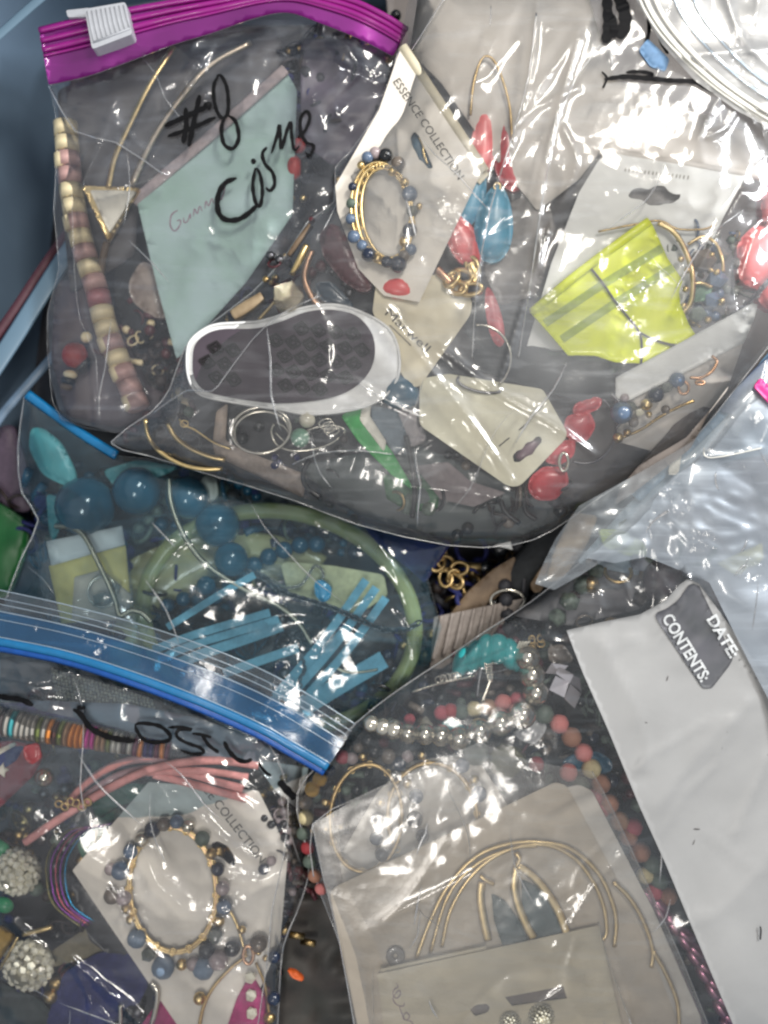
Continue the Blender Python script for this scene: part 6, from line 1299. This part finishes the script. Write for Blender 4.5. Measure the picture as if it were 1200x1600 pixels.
for cx, cy, r, lb, sd_ in ((26, 1362, 32, 'round rhinestone ball at the left edge, the upper of two', 1), (44, 1508, 35, 'round rhinestone ball below the gold bar, the lower of two', 2)):
    g = thing('rhinestone_ball', lb, 'ball', cx, cy, 0, 'rhinestone balls at the left edge'); gemball(g, cx, cy, -10, r, 80, 8.0, sd_)
fc = thing('flag_charm', 'red, white and blue enamel flag charm with a star at the left edge', 'charm', 25, 1200, 6)
solid('red_field', [(-30, 1160), (20, 1158), (62, 1165), (68, 1182), (52, 1212), (0, 1262), (-30, 1270)], 4, 5, m_flagred, fc, 4, bulge=2, grid=10)
solid('blue_field', [(-30, 1190), (22, 1166), (38, 1166), (26, 1188), (-10, 1212), (-30, 1216)], 7, 3, m_flagblue, fc, 1)
solid('white_stripe', [(-30, 1186), (-28, 1182), (22, 1160), (26, 1164), (-20, 1190)], 8, 2, m_white, fc)
st = [(2 + (13 if i % 2 == 0 else 5.5) * math.sin(math.radians(36 * i + 12)), 1204 - (13 if i % 2 == 0 else 5.5) * math.cos(math.radians(36 * i + 12))) for i in range(10)]
solid('star', st, 10, 3, m_white, fc)
tag(bead(None, 70, 1214, 8, 15, m_silver, name='metal_bead'), 'shiny steel bead beside the flag charm', 'bead')
tag(solid('jump_ring_piece', [(36, 1166), (60, 1160), (66, 1184), (50, 1196), (38, 1186)], 14, 6, m_red, None, 5, bulge=4, grid=5), 'small glossy red bead on the flag charm', 'bead')
tag(solid('green_leaf', [(140, 1245), (200, 1222), (244, 1228), (232, 1246), (180, 1262), (150, 1280)], -8, 3, mat('green_felt', (0.24, 0.40, 0.32), 0.8), None, 5, bulge=3, grid=8), 'dull green felt leaf under the pink cords', 'leaf')
tag(solid('green_leaf', [(120, 1320), (150, 1280), (190, 1260), (170, 1290), (130, 1345)], -14, 3, mat('green_felt', None), None, 5, bulge=3, grid=8), 'dull green felt leaf left of the lettered ivory card', 'leaf')
tag(bead(None, 6, 1414, -6, 14, mat('mint_green_resin', (0.25, 0.62, 0.42), 0.3), 'smooth', 16, 12, 10, 20, name='green_bead'), 'mint green bead under the upper rhinestone ball', 'bead')
tag(bead(None, 2, 1325, -8, 14, mat('mint_green_resin', None), 'smooth', 14, 14, 10, name='green_bead'), 'mint green bead above the upper rhinestone ball', 'bead')
rb = thing('bangle_set', 'set of thin iridescent bangles left of the lettered ivory card', 'bangle', 130, 1370, -10)
for k, c in enumerate(((0.15, 0.50, 0.66), (0.45, 0.20, 0.55), (0.62, 0.28, 0.36), (0.50, 0.22, 0.58), (0.42, 0.40, 0.26))):
    o_ = k * 8; tube('band', [(186 - o_, 1284 + k * 2, -6), (138 - o_, 1298, -6), (108 - o_, 1335, -6), (102 - o_ * .9, 1375, -6), (114 - o_ * .9, 1415, -6), (148 - o_ * .5, 1440 + k * 3, -8)], 1.5, mat('iridescent_metal_' + 'abcde'[k], c, 0.2, 0.9), rb)
gb = thing('brooch', 'pale gold bar and triangle brooch above the lower rhinestone ball', 'brooch', 30, 1470, 4)
tube('bar', [(36, 1460, 8), (60, 1454, 10), (82, 1448, 8)], 4, m_gold, gb); tube('bar', [(0, 1514, 8), (16, 1486, 10), (28, 1464, 10)], 2.6, m_gold, gb)
solid('plate', [(-20, 1450), (4, 1446), (24, 1464), (0, 1500), (-20, 1520)], 2, 4, mat('dull_gold_plate', (0.62, 0.50, 0.24), 0.4, 0.6), gb, 3)
tag(sheet('card_scrap', [(60, 1500), (150, 1440), (180, 1452), (160, 1490), (80, 1512)], plane((60, 1500, -16), (150, 1440, -14), (160, 1490, -16)), 2, mat('khaki_card', (0.48, 0.45, 0.36), 0.7)), 'khaki card scrap right of the gold bar', 'card')
tag(solid('navy_cloth', [(100, 1520), (150, 1490), (215, 1480), (232, 1540), (210, 1580), (100, 1640), (70, 1600)], -12, 6, m_nvfab, None, 8, bulge=5, grid=10, wav=6), 'navy blue cloth at the bottom left', 'cloth')
tag(solid('black_vinyl', [(110, 1380), (128, 1372), (230, 1500), (220, 1530), (140, 1470)], -10, 5, m_black, None, 5, bulge=3, grid=8), 'black vinyl strip along the left edge of the lettered ivory card', 'strip')
tag(solid('dark_cloth', [(-60, 1500), (10, 1540), (60, 1560), (100, 1600), (110, 1680), (-60, 1680)], -16, 6, mat('dark_teal_cloth', (0.14, 0.19, 0.19), 0.7, var=0.3, scale=100), None, 8, bulge=5, grid=10, wav=7), 'dark green cloth in the bottom left corner', 'cloth')
rr2 = thing('silver_ring', 'pair of silver ring bands at the bottom beside the magenta petal', 'ring', 215, 1580, 0)
tube('band', [(182, 1640, 0), (188, 1600, 4), (188, 1570, 4)], 3.6, m_silver, rr2); tube('band', [(222, 1640, 0), (240, 1590, 6), (246, 1550, 6), (236, 1535, 4)], 4.5, m_silver, rr2)
wv = thing('woven_patch', 'grey woven patch below the blue zip lines', 'cloth', 140, 1080, 6)
mb = MB()
for i in range(26):
    for j in range(9):
        x = 82 + i * 6.2 + j * 1.2; y = 1046 + j * 6.2 + i * 1.9
        if (i + j) % 2: 
            V, F = prim('ico1'); mb.add(V * np.array([4.4, 2.6, 2]) * S + np.array(P(x, y, 6)), F)
        else:
            V, F = prim('ico1'); mb.add(V * np.array([2.6, 4.4, 2]) * S + np.array(P(x, y, 5)), F)
mb.build('weave', m_greycloth, wv)
solid('backing', [(76, 1040), (250, 1092), (270, 1130), (110, 1110)], 2, 3, m_dkbrown, wv, 3, grid=14)
tag(solid('purple_scarf', [(-20, 1100), (60, 1098), (130, 1104), (230, 1124), (300, 1144), (240, 1150), (150, 1136), (60, 1122), (-20, 1116)], -4, 4, mat('purple_cloth', (0.34, 0.26, 0.50), 0.7, var=0.2), None, 4, bulge=3, grid=9, wav=4), 'purple blue cloth strip behind the clay disc bracelet', 'cloth')
tag(sheet('paper_scrap', rounded([(396, 1186), (482, 1200), (476, 1236), (462, 1262), (430, 1236)], 2), plane((396, 1186, -6), (482, 1206, -6), (462, 1262, -8)), 2, m_cardw), 'white paper corner at the right shoulder of the lower left bag', 'paper scrap')
jumble('trinket_jumble', 'jumble of dark trinkets and chain deep in the lower left bag', [(-50, 1060), (420, 1160), (470, 1240), (450, 1460), (420, 1660), (-50, 1660)], -44, -14, 300, [m_blk, m_dkbrown, m_blackcloth, m_nvfab, m_dksilver, m_oldgold, m_mgreen, m_maroon], 41, 5, 13)
jumble('bead_jumble', 'jumble of dark mauve and silver beads at the right side of the lower left bag', [(425, 1250), (456, 1250), (470, 1380), (436, 1460)], -16, 0, 30, [m_maroon, m_blk, m_pearl, m_greybr, m_dksilver], 42, 4, 9)
tag(solid('brown_liner', [(440, 1420), (484, 1370), (540, 1430), (580, 1680), (426, 1680)], -60, 3, mat('brown_grey_liner', (0.30, 0.27, 0.25), 0.5, col2=(0.22, 0.22, 0.20), scale=40), None, 6, grid=12, wav=10), 'crumpled brown grey plastic in the gap between the two lower bags', 'liner')
tag(solid('orange_piece', [(448, 1514), (462, 1516), (476, 1528), (472, 1534), (456, 1528)], -10, 5, m_orange, None, 3, bulge=2, grid=5), 'small orange piece in the gap between the two lower bags', 'charm')
